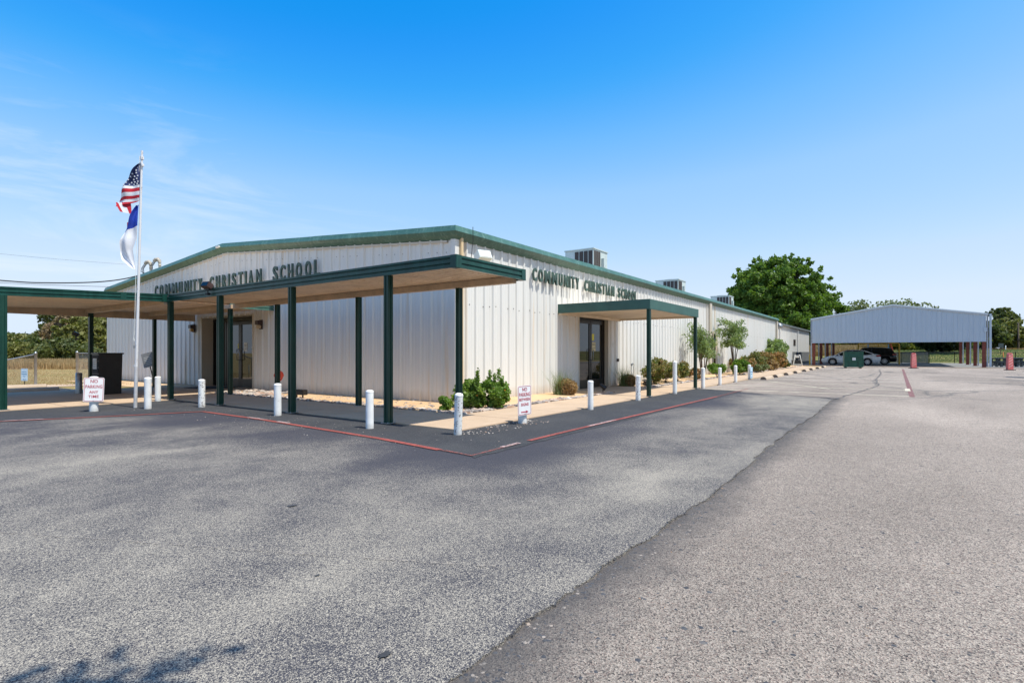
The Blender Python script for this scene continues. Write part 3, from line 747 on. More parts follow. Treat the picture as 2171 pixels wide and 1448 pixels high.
# roof
b = MB()
b.add([(X0 - .05, Y0 - .02, EAVE + .17), (X1, Y0 - .02, EAVE + .17), (X1, YR, RIDGE + .16), (X0 - .05, YR, RIDGE + .16), (X1, Y1 + .02, EAVE + .17), (X0 - .05, Y1 + .02, EAVE + .17)], [(0, 1, 2, 3), (3, 2, 4, 5)])
for kx in range(int((X1 - X0) / .6)):
    xx = X0 + .3 + kx * .6
    for (ya, za, yb, zb) in ((Y0, EAVE + .172, YR, RIDGE + .162), (YR, RIDGE + .162, Y1, EAVE + .172)):
        b.add([(xx - .03, ya, za), (xx + .03, ya, za), (xx + .015, ya, za + .03), (xx - .015, ya, za + .03), (xx - .03, yb, zb), (xx + .03, yb, zb), (xx + .015, yb, zb + .03), (xx - .015, yb, zb + .03)], [(1, 5, 6, 2), (2, 6, 7, 3), (3, 7, 4, 0), (0, 1, 2, 3)])
b.build('roof', 'roof_sheet', bld, world=True)
# letters: one part each
def letters(words, place, size, depth):
    cachel = {}
    for (w, a, c) in words:
        n = len(w)
        wl = {'I': .45, 'M': 1.35, 'N': 1.1, 'O': 1.1, 'U': 1.05, 'C': 1.0}
        ws = [wl.get(ch, .95) for ch in w]; tot = sum(ws); acc = 0
        for ch, g in zip(w, ws):
            t = a + (c - a) * (acc + g / 2) / tot; acc += g
            cell = abs(c - a) / tot
            if ch not in cachel:
                me = text_mesh(ch, 1.0, depth / 2, 1., .022)
                xs_ = [v.co.x for v in me.vertices]; ys_ = [v.co.y for v in me.vertices]
                wd = max(xs_) - min(xs_); hd = max(ys_) - min(ys_)
                fw = {'I': .075, 'M': .36, 'N': .27, 'O': .26}.get(ch, .24) * size / .45
                me.transform(Matrix.Diagonal((fw / wd, size / hd, 1, 1)) @ Matrix.Translation((-(max(xs_) + min(xs_)) / 2, -(max(ys_) + min(ys_)) / 2, 0)))
                me.materials.clear(); me.materials.append(M('letter_green')); cachel[ch] = me
            o = link('letter', cachel[ch], bld); place(o, t)
def placeW(o, t): o.location = (-.12, t - Y0, 3.60); o.rotation_euler = (R(90), 0, R(-90))
def placeS(o, t): o.location = (t - X0, -.12, 3.37); o.rotation_euler = (R(90), 0, 0)
letters([('COMMUNITY', 23.9, 19.95), ('CHRISTIAN', 19.55, 16.1), ('SCHOOL', 15.62, 13.15)], placeW, .46, .05)
letters([('COMMUNITY', 12.5, 15.25), ('CHRISTIAN', 15.55, 17.9), ('SCHOOL', 18.12, 19.95)], placeS, .36, .05)
# west double door in its recess
def glazed_door(parent, name, u0, u1, plane, zt, ax, flip=1, notice=None, base=.02):
    # ax: 'y' -> door lies across Y at X=plane ; 'x' -> across X at Y=plane
    def P(s, d, z): return (plane + d, s, z) if ax == 'y' else (s, plane + d, z)
    def bx(b, s0, s1, d0, d1, z0, z1): b.bbox(P(s0, d0, z0), P(s1, d1, z1), .004)
    b = MB(); bx(b, u0, u1, -.04, .06, zt - .1, zt); bx(b, u0, u0 + .06, -.04, .06, base, zt - .1); bx(b, u1 - .06, u1, -.04, .06, base, zt - .1)
    fr = b.build(name, 'bronze_frame', parent, world=True); return P, bx
def leafdoor(parent, P, bx, s0, s1, zt, handle_at, base=.03):
    b = MB(); bx(b, s0, s0 + .09, -.03, .03, base, zt); bx(b, s1 - .09, s1, -.03, .03, base, zt); bx(b, s0 + .09, s1 - .09, -.03, .03, base, base + .28); bx(b, s0 + .09, s1 - .09, -.03, .03, zt - .12, zt)
    d = b.build('door', 'bronze_frame', parent, world=True)
    b = MB(); bx(b, s0 + .085, s1 - .085, -.008, .008, base + .275, zt - .115); b.build('pane', 'dark_glass', d, world=True)
    b = MB(); hh = P(handle_at, -.085, .95); h2 = P(handle_at, -.085, 1.32); h0 = P(handle_at, -.03, .95); h3 = P(handle_at, -.03, 1.32)
    b.tube([h0, hh, h2, h3], .013, 8); b.build('handle', 'galvanised', d, world=True)
    return d
# recess walls
b = MB()
rx = X0 + .42
b.box((X0 - .01, 16.86, .02), (rx + .1, 16.93, 2.42)); b.box((X0 - .01, 20.28, .02), (rx + .1, 20.35, 2.42)); b.box((X0 - .01, 16.86, 2.42), (rx + .1, 20.35, 2.47))
b.build('door_reveal', 'wall_trim_paint', bld, world=True)
P, bx = glazed_door(bld, 'door_frame', 16.95, 20.27, rx, 2.40, 'y')
for s0_, s1_ in ((17.0, 17.42), (19.42, 20.2)): b = MB(); bx(b, s0_, s1_, .0, .012, .04, 2.3); b.build('sidelight', 'dark_glass', bld, world=True)
b = MB(); bx(b, 17.42, 17.52, -.04, .05, .03, 2.3); bx(b, 19.33, 19.43, -.04, .05, .03, 2.3); bx(b, 19.80, 19.86, -.04, .05, .03, 2.3); b.build('mullion', 'bronze_frame', bld, world=True)
d1 = leafdoor(bld, P, bx, 17.53, 18.42, 2.28, 18.33); d2 = leafdoor(bld, P, bx, 18.43, 19.32, 2.28, 18.52)
b = MB(); bx(b, 17.98, 18.2, -.014, -.009, 1.25, 1.55); b.build('notice', 'paper', d1, world=True)
b = MB(); bx(b, 18.02, 18.16, -.0155, -.0145, 1.46, 1.47); bx(b, 18.04, 18.14, -.0155, -.0145, 1.42, 1.43); bx(b, 18.05, 18.13, -.0155, -.0145, 1.33, 1.345); b.build('print', 'black_print', d1, world=True)
b = MB(); bx(b, 17.63, 17.70, -.014, -.009, 1.16, 1.3); bx(b, 17.63, 17.70, -.014, -.009, 1.34, 1.42); b.build('sticker', 'paper', d1, world=True)
b = MB(); bx(b, 18.54, 18.60, -.014, -.009, 1.35, 1.52); b.build('sticker', 'yellow_paper', d2, world=True)
b = MB(); b.bbox((X0 - .9, 18.2, .022), (X0 + .2, 19.6, .035), .004); props(b.build('door_mat', 'black_rubber'), 'dark rubber mat in front of the glass double doors', 'door mat')
# wall lights flanking it
def wall_light(loc, label, lens):
    t = thing('wall_light', label, 'wall light', loc, 0, 'wall lights beside the double doors')
    b = MB(); b.bbox((-.03, -.09, -.14), (-.0, .09, .16), .005); b.build('bracket', 'dark_brown_metal', t)
    b = MB(); b.bbox((-.17, -.09, .0), (-.03, .09, .13), .008); b.build('hood', 'dark_brown_metal', t)
    b = MB(); b.bbox((-.15, -.07, -.12), (-.04, .07, -.003), .02); b.build('lens', lens, t)
wall_light((X0 - .035, 20.78, 2.08), 'dark box wall light with amber lens left of the double doors', 'amber_lens')
wall_light((X0 - .035, 16.35, 2.08), 'dark box wall light with pale lens right of the double doors', 'pale_lens')
# south door
b = MB(); dy = Y0 + .14
b.box((15.36, Y0 - .035, .02), (15.42, dy + .1, 2.42)); b.box((17.54, Y0 - .035, .02), (17.72, dy + .1, 2.42)); b.box((15.36, Y0 - .035, 2.42), (17.72, dy + .1, 2.5))
b.build('door_reveal', 'wall_trim_paint', bld, world=True)
P, bx = glazed_door(bld, 'door_frame', 15.43, 17.53, dy, 2.40, 'x')
d3 = leafdoor(bld, P, bx, 15.5, 16.47, 2.29, 16.40); d4 = leafdoor(bld, P, bx, 16.49, 17.46, 2.29, 16.56)
b = MB(); bx(b, 16.60, 16.76, -.014, -.009, 1.62, 1.84); b.build('sticker', 'yellow_paper', d4, world=True)
b = MB(); bx(b, 16.60, 16.88, -.014, -.009, 1.26, 1.56); b.build('notice', 'cream_paper', d4, world=True)
b = MB(); bx(b, 16.63, 16.85, -.0155, -.0145, 1.36, 1.375); bx(b, 16.63, 16.85, -.0155, -.0145, 1.46, 1.475); bx(b, 16.63, 16.8, -.0155, -.0145, 1.5, 1.515); b.build('print', 'black_print', d4, world=True)
b = MB()
for (s, z) in ((17.95, 1.42), (18.15, 1.5)): b.bbox((s, Y0 - .05, z), (s + .07, Y0 - .034, z + .12), .004)
b.build('switch_plate', 'paper', bld, world=True)
b = MB(); b.bbox((18.25, Y0 - .07, .88), (18.4, Y0 - .034, .99), .006); b.build('outlet_box', 'dark_brown_metal', bld, world=True)
# long wall windows and the far door
def window(x0, x1, z0, z1, yy=Y0, parent=None):
    parent = parent or bld
    b = MB(); t = .06
    b.bbox((x0, yy - .06, z0), (x0 + t, yy - .01, z1), .004); b.bbox((x1 - t, yy - .06, z0), (x1, yy - .01, z1), .004); b.bbox((x0 + t, yy - .06, z0), (x1 - t, yy - .01, z0 + t), .004); b.bbox((x0 + t, yy - .06, z1 - t), (x1 - t, yy - .01, z1), .004)
    w = b.build('window', 'bronze_frame', parent, world=True)
    b = MB(); b.box((x0 + t - .002, yy - .04, z0 + t), (x1 - t + .002, yy - .032, z1 - t)); b.build('pane', 'dark_glass', w, world=True)
window(28.3, 28.95, .9, 2.35)
b = MB(); b.bbox((30.85, Y0 - .07, .03), (31.75, Y0 - .035, 2.4), .006); dd = b.build('door', 'wall_trim_paint', bld, world=True)
b = MB(); b.bbox((30.92, Y0 - .085, .3), (31.25, Y0 - .072, 2.25), .004); b.build('pane', 'dark_glass', dd, world=True)
# screws in rows on both walls
b = MB()
for k in range(160):
    x = X0 + .25 + k * .26
    if x < X1 - .3 and not 15.2 < x < 17.8: b.box((x, Y0 - .014, 2.34 + .02 * ((k * 7) % 3 - 1)), (x + .02, Y0 - .003, 2.36 + .02 * ((k * 7) % 3 - 1)))
for k in range(70):
    y = Y0 + .25 + k * .29
    if y < Y1: b.box((X0 - .014, y, ztop(y) - .42), (X0 - .003, y + .014, ztop(y) - .406))
b.build('screws', 'dark_brown_metal', bld, world=True, kind='stuff')

# rear wing
wing = thing('rear_wing', 'lower rear wing with grey gutter and grey painted base band', 'building', (51.2, 8.7, 0))
WX0, WX1, WY = 51.0, 74.0, 8.55
b = MB(); b.box((WX0, WY + .02, 0), (WX1, 28, 3.75)); b.box((X1 - .3, WY + .3, 0), (WX0 + .2, 27.6, 3.7)); b.build('wall', 'wall_trim_paint', wing, world=True)
me = panel_mesh('wall_panel', lambda s, d: (s, -d), rib_profile(PW), lambda s: .03, lambda s: 3.8, 'wall_sheet_paint', None)
for k in range(int((WX1 - WX0) / PW)):
    o = link('wall_panel', me, wing); o.location = (WX0 + k * PW - 51.2, WY - 8.7 - .003 * (k % 2), 0)
b = MB(); b.box((60.8, WY - .05, .0), (WX1, WY - .034, 1.3)); b.build('base_band', 'grey_block_paint', wing, world=True)
b = MB(); b.prism([(WY - .22, 3.68), (WY - .22, 3.84), (WY + .1, 3.86), (WY + .1, 3.72)], 'x', WX0, WX1 + .2); b.build('gutter', 'gutter_grey', wing, world=True)
b = MB(); b.add([(WX0, WY, 3.86), (WX1, WY, 3.86), (WX1, 18, 4.6), (WX0, 18, 4.6), (WX1, 28, 3.86), (WX0, 28, 3.86)], [(0, 1, 2, 3), (3, 2, 4, 5)]); b.build('roof', 'roof_sheet', wing, world=True)
for x in (53.2, 63.9):
    b = MB(); b.bbox((x, WY - .14, .05), (x + .28, WY - .036, 3.7), .01); b.build('downspout', 'wall_sheet_paint', wing, world=True)
window(61.6, 62.9, 1.95, 2.55, WY, wing)

# ------------------------------------------------------------ rooftop units
def roof_unit():
    t = thing('rooftop_air_unit', 'nearest and largest pale grey rooftop air conditioning unit', 'air conditioner', (18.96, 9.56, 4.2), 0, 'air conditioning units on the roof')
    w, l, h = 1.25, 1.25, 1.02
    b = MB(); b.bbox((0, 0, .06), (w, l, h), .012); b.box((.05, .05, -.12), (w - .05, l - .05, .06)); b.build('case', 'ac_case', t)
    b = MB(); b.bbox((-.03, -.03, h), (w + .03, l + .03, h + .05), .01); b.build('lid', 'ac_case', t)
    for k in range(4):
        b = MB(); b.bbox((-.012, .04 + k * .2, .12), (.0, .04 + k * .2 + .17, h - .05), .003); b.build('grille', 'ac_coil', t)
    for k in range(3):
        b = MB(); b.bbox((.05 + k * .19, -.012, .12), (.05 + k * .19 + .16, .0, h - .05), .003); b.build('grille', 'ac_coil', t)
    b = MB(); b.bbox((.68, -.12, .38), (.86, -.0, .74), .01); b.tube([(.77, -.05, .38), (.77, -.05, -.02)], .03); b.build('electric_box', 'ac_case', t)
    b = MB(); b.lathe([(.0, h + .05), (.42, h + .05), (.42, h + .09), (.36, h + .10), (0, h + .10)], 20, (w / 2, l / 2, 0)); b.build('fan_guard', 'ac_coil', t)
    return t
ru = roof_unit()
copy_tree(ru, (28.8, 9.5, 4.08), 0, 'middle rooftop air conditioning unit, smaller looking, above the far sign letters')
copy_tree(ru, (39.6, 9.5, 4.14), 0, 'farthest rooftop air conditioning unit, in front of the big green tree')

# ------------------------------------------------------------ fronts canopies
cano = thing('walkway_canopy', 'long flat canopy with ribbed green fascia over the front walkway and drive-through', 'canopy', (6.25, 5.42, 0))
ZB, ZT = 2.49, 2.68
CX0, CX1, CY0, CY1 = 6.18, 8.05, 5.40, 15.1
FP = [(-.03, 0), (.0, 0), (.0, .045), (-.022, .055), (-.022, .065), (.0, .075), (.0, .125), (-.022, .135), (-.022, .145), (.0, .155), (.0, .19), (-.03, .19)]
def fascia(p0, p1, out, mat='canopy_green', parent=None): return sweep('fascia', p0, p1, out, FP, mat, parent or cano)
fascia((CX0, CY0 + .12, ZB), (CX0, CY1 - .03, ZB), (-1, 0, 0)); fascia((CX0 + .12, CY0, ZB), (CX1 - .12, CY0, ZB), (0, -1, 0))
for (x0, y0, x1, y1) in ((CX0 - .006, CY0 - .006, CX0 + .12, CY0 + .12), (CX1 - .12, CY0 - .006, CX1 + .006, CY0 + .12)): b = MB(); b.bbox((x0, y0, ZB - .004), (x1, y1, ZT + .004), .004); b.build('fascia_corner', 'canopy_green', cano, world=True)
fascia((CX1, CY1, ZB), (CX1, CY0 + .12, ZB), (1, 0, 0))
# ribbed pans of the deck
def deck(x0, x1, y0, y1, zfun, parent, along='x', mat='soffit_tan'):
    b = MB(); pitch = .15; n = int((y1 - y0) / pitch) if along == 'x' else int((x1 - x0) / pitch)
    a0 = y0 if along == 'x' else x0
    for k in range(n):
        c = a0 + k * pitch
        pr = [(c, .0), (c + .085, .0), (c + .10, .045), (c + .135, .045), (c + .15, .0)]
        for i in range(4):
            (s0, d0), (s1, d1) = pr[i], pr[i + 1]
            if along == 'x': vs = [(x0, s0, zfun(x0) + d0), (x1, s0, zfun(x1) + d0), (x1, s1, zfun(x1) + d1), (x0, s1, zfun(x0) + d1)]
            else: vs = [(s0, y0, zfun(s0) + d0), (s0, y1, zfun(s0) + d0), (s1, y1, zfun(s1) + d1), (s1, y0, zfun(s1) + d1)]
            b.add(vs, [(0, 1, 2, 3)])
    # top skin
    b.add([(x0, y0, zfun(x0) + .06), (x1, y0, zfun(x1) + .06), (x1, y1, zfun(x1) + .06), (x0, y1, zfun(x0) + .06)], [(0, 1, 2, 3)])
    return b.build('roof_deck', mat, parent, world=True)
deck(CX0 + .01, CX1 - .01, CY0 + .02, CY1, lambda x: ZB + .07, cano, 'x')
b = MB(); b.bbox((7.86, CY0 + .15, ZB - .05), (7.98, CY1, ZB + .065), .004); b.build('beam', 'beam_tan', cano, world=True)
# drive-through part, falling slightly to the west
DX0, DX1, DY0, DY1 = 1.9, 6.2, 15.1, 20.75
def zd(x): return ZB if x >= DX1 else ZB - (DX1 - x) * .034
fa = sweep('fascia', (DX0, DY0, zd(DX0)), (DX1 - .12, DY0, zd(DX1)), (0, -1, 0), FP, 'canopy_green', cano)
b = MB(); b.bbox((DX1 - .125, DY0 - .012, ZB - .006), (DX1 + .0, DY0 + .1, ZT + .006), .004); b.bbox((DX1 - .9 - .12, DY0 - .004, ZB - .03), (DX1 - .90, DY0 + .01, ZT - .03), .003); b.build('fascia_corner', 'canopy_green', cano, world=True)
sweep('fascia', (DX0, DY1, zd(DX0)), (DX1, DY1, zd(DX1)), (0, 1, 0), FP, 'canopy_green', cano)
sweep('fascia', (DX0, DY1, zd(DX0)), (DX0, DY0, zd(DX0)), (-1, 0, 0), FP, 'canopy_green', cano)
sweep('fascia', (8.05, 15.62, ZB), (9.40, 15.62, ZB), (0, -1, 0), FP, 'trim_green', cano)  # sunlight on this fascia is put into its lighter green
deck(DX0 + .02, DX1, DY0 + .02, DY1 - .02, lambda x: zd(x) + .075, cano, 'x')
deck(DX1, 9.40, 15.64, DY1 - .02, lambda x: ZB + .07, cano, 'x')
b = MB()
b.bbox((DX1 - .08, DY0 + .02, ZB - .06), (DX1 + .08, DY1, ZB + .07), .004); b.bbox((DX0 + .03, DY1 - .14, ZB - .16), (9.38, DY1 - .02, ZB + .07), .004)
b.bbox((7.86, 15.2, ZB - .05), (7.98, DY1 - .15, ZB + .065), .004); b.build('beam', 'beam_tan', cano, world=True)
def post(x, y, s=.11, z1=None, z0=0., mat='post_green', parent=None, base=True):
    h = s / 2; g = .012; z1 = ZB + .01 if z1 is None else z1
    prof = []
    # square post with a shallow groove down each face
    for (sx, sy) in ((1, 0), (0, 1), (-1, 0), (0, -1)):
        for (a, d) in ((-h, h), (-h * .30, h), (-h * .22, h - g), (h * .22, h - g), (h * .30, h)):
            if sx: prof.append((x + sx * d, y + sx * a))
            else: prof.append((x - sy * a, y + sy * d))
    b = MB(); b.prism(prof, 'z', z0, z1)
    o = b.build('post', mat, parent or cano, world=True)
    b = MB(); b.bbox((x - h - .035, y - h - .035, .018), (x + h + .035, y + h + .035, .028), .003)
    for sx in (-1, 1):
        for sy in (-1, 1): b.lathe([(.009, .028), (.009, .04), (0, .04)], 6, (x + sx * (h + .02), y + sy * (h + .02), 0))
    b.build('base_plate', 'galvanised', o, world=True); return o
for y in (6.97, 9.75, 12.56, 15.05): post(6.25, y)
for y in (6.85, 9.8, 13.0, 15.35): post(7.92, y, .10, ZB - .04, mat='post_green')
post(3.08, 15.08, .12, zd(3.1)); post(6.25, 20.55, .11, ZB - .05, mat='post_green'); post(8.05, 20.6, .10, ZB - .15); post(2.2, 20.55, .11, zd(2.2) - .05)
# porch over the south door
por = thing('side_porch', 'small flat-roofed porch with plain green fascia over the side door', 'porch', (16.2, 5.5, 0))
PX0, PX1, PY0 = 14.05, 18.45, 5.40
b = MB(); b.bbox((PX0, PY0, 2.38), (PX0 + .04, Y0 - .035, 2.65), .003); b.bbox((PX1 - .04, PY0, 2.38), (PX1, Y0 - .035, 2.65), .003); b.bbox((PX0 + .04, PY0, 2.381), (PX1 - .04, PY0 + .04, 2.649), .003); b.build('fascia', 'porch_green', por, world=True)
deck(PX0 + .04, PX1 - .04, PY0 + .04, Y0 - .04, lambda x: 2.42, por, 'y', 'porch_soffit')
b = MB(); b.bbox((PX0 + .05, Y0 - .14, 2.34), (PX1 - .05, Y0 - .036, 2.42), .003); b.bbox((PX1 - .14, PY0 + .05, 2.36), (PX1 - .05, Y0 - .15, 2.42), .003); b.build('beam', 'porch_soffit', por, world=True)
for x in (14.15, 18.32): post(x, 5.47, .095, 2.39, parent=por)

# ------------------------------------------------------------ floodlights, camera, cables
def floodlight(loc, rz, label, head='dark_brown_metal', size=1.):
    t = thing('floodlight', label, 'floodlight', loc, rz)
    s = size
    b = MB(); b.bbox((-.05 * s, -.05 * s, -.03), (.05 * s, .05 * s, .02), .006); b.tube([(0, 0, .0), (0, 0, .12 * s)], .018 * s, 8); b.bbox((-.08 * s, -.02, .10 * s), (.08 * s, .02, .14 * s), .005); b.build('bracket', 'black_paint', t)
    b = MB(); m = Matrix.Translation((0, 0, .22 * s)) @ Matrix.Rotation(R(-28), 4, 'X')
    b.box((-.13 * s, -.11 * s, -.08 * s), (.13 * s, .05 * s, .08 * s), m)
    for k in range(6): b.box((-.11 * s + k * .04 * s, .05 * s, -.07 * s), (-.10 * s + k * .04 * s, .09 * s, .07 * s), m)
    b.build('housing', head, t)
    b = MB(); b.box((-.115 * s, -.118 * s, -.065 * s), (.115 * s, -.112 * s, .065 * s), m); b.build('lens', 'dark_glass' if head != 'ac_case' else 'paper', t)
floodlight((6.12, 12.86, ZB + .06), R(-75), 'brown box floodlight clamped to the front fascia below the building letters', size=.80)
floodlight((7.25, 5.75, ZT - .07), R(-20), 'pale grey finned floodlight on the right end of the walkway canopy', 'ac_case', .95)
floodlight((5.9, 20.62, 1.62), R(-120), 'small black floodlight on the shaded rear post of the drive-through', 'black_paint', .7)
t = thing('wind_sensor', 'small black weather sensor with cups hung beside the building corner', 'weather sensor', (9.75, 8.18, 2.95))
b = MB(); b.tube([(0, 0, 0), (0, 0, .38)], .012, 6); b.build('mast', 'black_paint', t)
for k in range(3):
    a = k * math.tau / 3 + .3; b = MB(); b.tube([(0, 0, .36), (.1 * math.cos(a), .1 * math.sin(a), .36)], .006, 5)
    b.lathe([(0, -.035), (.035, -.02), (.04, .02), (0, .035)], 8, (.12 * math.cos(a), .12 * math.sin(a), .36)); b.build('cup', 'black_paint', t)
b = MB(); b.tube([(9.80, 8.05, EAVE + .2), (9.82, 8.06, EAVE - .1), (9.80, 8.12, 3.3)], .008, 5); props(b.build('sensor_wire', 'cable_black'), 'thin wire dropping from the roof edge to the weather sensor', 'wire')
t = thing('security_camera', 'black bullet security camera on the long wall above the narrow far door', 'camera', (31.9, Y0 - .04, 2.75))
b = MB(); b.bbox((-.05, -.04, -.05), (.05, 0, .05), .005); b.tube([(0, -.03, 0), (0, -.16, .02)], .02, 6); b.build('bracket', 'black_paint', t)
b = MB(); b.tube([(-.25, -.18, .02), (.1, -.16, .05)], .05, 8); b.build('body', 'black_paint', t)
t = thing('globe_light', 'silver globe floodlight at the eave where the two roofs meet', 'light', (51.9, 8.25, 3.5))
b = MB(); b.lathe([(0, -.22), (.12, -.2), (.22, -.08), (.23, .06), (.12, .2), (.05, .26)], 14); b.build('globe', 'galvanised', t)
b = MB(); b.tube([(0, 0, .2), (0, .1, .3), (0, .3, .32)], .03, 6); b.build('arm', 'galvanised', t)
# service masts
def weatherhead(loc, label):
    t = thing('service_mast', label, 'conduit mast', loc, 0, 'electric service masts on the roof')
    b = MB(); b.tube([(0, 0, -.4), (0, 0, .55)], .045, 10); b.lathe([(.06, .44), (.06, .5), (.05, .5)], 10); b.build('pipe', 'pipe_taupe', t)
    b = MB(); b.tube([(0, 0, .54), (-.01, .02, .64), (-.05, .07, .70), (-.10, .13, .68), (-.14, .18, .61)], [.055, .075, .085, .08, .065], 10); b.build('hood', 'pipe_taupe', t)
    for dx, dz in ((.0, .0), (.05, -.05), (-.06, .04)):
        b = MB(); b.tube([(-.13 + dx, .17 + dx, .60), (-.20 + dx, .26 + dx, .42), (-.20 + dx, .26, .24 + dz), (-.1, .12, .15 + dz)], .013, 5); b.build('wire', 'cable_black', t)
weatherhead((9.75, 25.3, 4.28), 'taupe conduit mast with curved head on the roof, left one behind the flagpole')
weatherhead((9.75, 24.45, 4.30), 'taupe conduit mast with curved head on the roof, right one uphill')
def cable(pts, r, label, name='power_cable'):
    P = []
    for i in range(len(pts) - 1):
        pass
    p = [Vector(q) for q in pts]
    out = []
    for i in range(len(p) - 1):
        a, b_, c, d = p[max(i - 1, 0)], p[i], p[i + 1], p[min(i + 2, len(p) - 1)]
        for k in range(8):
            t = k / 8; out.append(.5 * ((2 * b_) + (c - a) * t + (2 * a - 5 * b_ + 4 * c - d) * t * t + (3 * b_ - a - 3 * c + d) * t ** 3))
    out.append(p[-1]); b = MB(); b.tube(out, r, 6); props(b.build(name, 'cable_black'), label, 'cable')
def pxd(x, y, d):
    r = (x - 1085.5) / 1151 * d; q = RD(r, d); return (q[0], q[1], 1.2 + (748 - y) / 1151 * d)
cable([(9.62, 25.35, 4.50), (8.9, 25.55, 4.20), (8.0, 25.8, 3.99), (6.7, 26.3, 3.86), (5.4, 26.9, 3.86), (1.0, 28.8, 4.1), (-8, 32.6, 5.1), (-16, 36, 6.6)], .022, 'thick black service cable sagging from the roof masts to the left')
cable([(9.62, 28.0, 4.1), (5.0, 29.5, 4.0), (-2, 32, 4.3), (-16, 37, 6.2)], .008, 'thin black wire just above the left canopy roof')
cable([(9.8, 27, 5.0), (3.0, 31.0, 5.4), (-16, 40, 7.2)], .0035, 'very thin high wire crossing the sky left of the flagpole')
b = MB(); b.tube([(-16, 36.5, 0), (-16, 36.5, 7.4)], [.15, .11], 10); props(b.build('utility_pole', 'wood_pole'), 'wooden utility pole far left carrying the service cable', 'utility pole')

# ------------------------------------------------------------ flagpole and flags
fp = thing('flagpole', 'slightly leaning rusty silver flagpole in front of the drive-through canopy', 'flagpole', (4.94, 13.6, 0))
TOP = Vector((.085, -.12, 5.62))
b = MB(); b.tube([(0, 0, 0), TOP * .16], .036, 14); b.lathe([(.042, .9), (.042, .94)], 14); b.build('base_pipe', 'pole_silver', fp)
b = MB(); b.tube([TOP * .155, TOP * .5, TOP], [.031, .027, .022], 12); b.build('pole', 'rusty_silver', fp)
b = MB(); b.bbox((TOP.x - .030, TOP.y - .030, 5.42), (TOP.x + .030, TOP.y + .030, 5.50), .008); b.build('truck', 'rusty_silver', fp)
b = MB(); b.bbox((TOP.x - .025, TOP.y - .050, 5.27), (TOP.x + .028, TOP.y + .02, 5.33), .008); b.build('pulley', 'rusty_silver', fp)
LV = Vector((-.5776, .8163, 0)); DV = Vector((.8163, .5776, 0))
b = MB(); b.tube([TOP * .98 + LV * .05, TOP * .6 + LV * .07, TOP * .33 + LV * .06, TOP * .26 + LV * .075, TOP * .29 + LV * .02], .005, 5); b.tube([TOP * .31 + LV * .03, TOP * .27 + LV * .08, TOP * .25 + LV * .02, TOP * .22 - LV * .03], .006, 5)
b.build('halyard', 'paper', fp)
b = MB(); b.box((-.05 + .02, -.02, 1.30), (.02, .03, 1.36)); b.build('cleat', 'galvanised', fp)
def cloth(name, label, rows, cols, outline, matfun, mats, base, hem=None, extra=None, seed=1):
    """outline(t) -> (inner, outer, zdrop): visible sheet between the hoist and the folded edge"""
    t_ = thing(name, label, 'flag', base)
    b = MB(); b.smooth = True; vs = []
    def pos(s, t):
        a, c, z0, z1 = outline(t); q = a + (c - a) * s
        dep = .035 * math.sin(s * 9 + t * 5 + seed) * (s + .15) + .03 * math.sin(t * 14 + s * 3) * s
        return LV * q + DV * dep + Vector((0, 0, -(z0 + (z1 - z0) * s)))
    for i in range(rows + 1):
        for j in range(cols + 1): vs.append(pos(j / cols, i / rows))
    fs = []
    b.add(vs, [(i * (cols + 1) + j, i * (cols + 1) + j + 1, (i + 1) * (cols + 1) + j + 1, (i + 1) * (cols + 1) + j) for i in range(rows) for j in range(cols)])
    b.m = [matfun((j + .5) / cols, (i + .5) / rows) for i in range(rows) for j in range(cols)]
    b.build('cloth', mats, t_)
    return t_, pos
def interp(tab, t):
    for i in range(len(tab) - 1):
        if t <= tab[i + 1][0]:
            f = (t - tab[i][0]) / (tab[i + 1][0] - tab[i][0]); return [a + (c - a) * f for a, c in zip(tab[i][1:], tab[i + 1][1:])]
    return list(tab[-1][1:])
# stars and stripes: hoist on the pole, fly folded behind, tail hanging
USF = [(0, .0, .03, 0, .03), (.25, .0, .21, .24, .27), (.5, .0, .36, .46, .50), (.62, .0, .41, .55, .60), (.8, .0, .49, .74, .80), (.92, .01, .53, .83, .90), (1, .05, .54, .86, .97)]
def us_mat(s, t):
    if t < .53: return 2
    k = int((t - .53) / (.47 / 6)); return 1 if k % 2 == 0 else 0
usf, upos = cloth('national_flag', 'red, white and blue stars and stripes flag hanging limp at the top of the pole', 52, 22, lambda t: interp(USF, t), us_mat, ['flag_red', 'flag_white', 'flag_navy'], tuple(Vector((4.94, 13.6, 0)) + TOP * .955 + LV * .03))
b = MB()
for i, t in enumerate((.10, .17, .24, .31, .38, .45, .505)):
    n = 1 + int(i * .62 + .2)
    for j in range(n):
        s = (j + .5 + (.0 if i % 2 else .12)) / n
        if s > .96: continue
        c = upos(s, t); r0 = .026
        vs = []
        for side in (-.006, .006):
            for k in range(10):
                a = math.pi / 2 + k * math.tau / 10; rr = r0 if k % 2 == 0 else r0 * .42
                vs.append(c + LV * (rr * math.cos(a)) + Vector((0, 0, rr * math.sin(a))) + DV * (side * 2.0))
        b.add(vs, [tuple(range(10)), tuple(range(10, 20))])
b.build('stars', 'flag_white', usf, kind='stuff')
b = MB(); b.smooth = True
tail = [[(.50, .88), (.46, .90), (.40, .88), (.33, .86), (.23, .87)], [(.49, .95), (.43, .97), (.37, .97), (.30, .99), (.22, .97)], [(.41, 1.09), (.36, 1.10), (.31, 1.11), (.25, 1.12), (.21, 1.13)]]
vs = [LV * q + DV * (-.05 + .02 * j) + Vector((0, 0, -z)) for row in tail for j, (q, z) in enumerate(row)]
b.add(vs, [(i * 5 + j, i * 5 + j + 1, i * 5 + j + 6, i * 5 + j + 5) for i in range(2) for j in range(4)]); b.m = [0, 1, 0, 0, 0, 1, 1, 0]
b.build('tail', ['flag_red', 'flag_white'], usf)
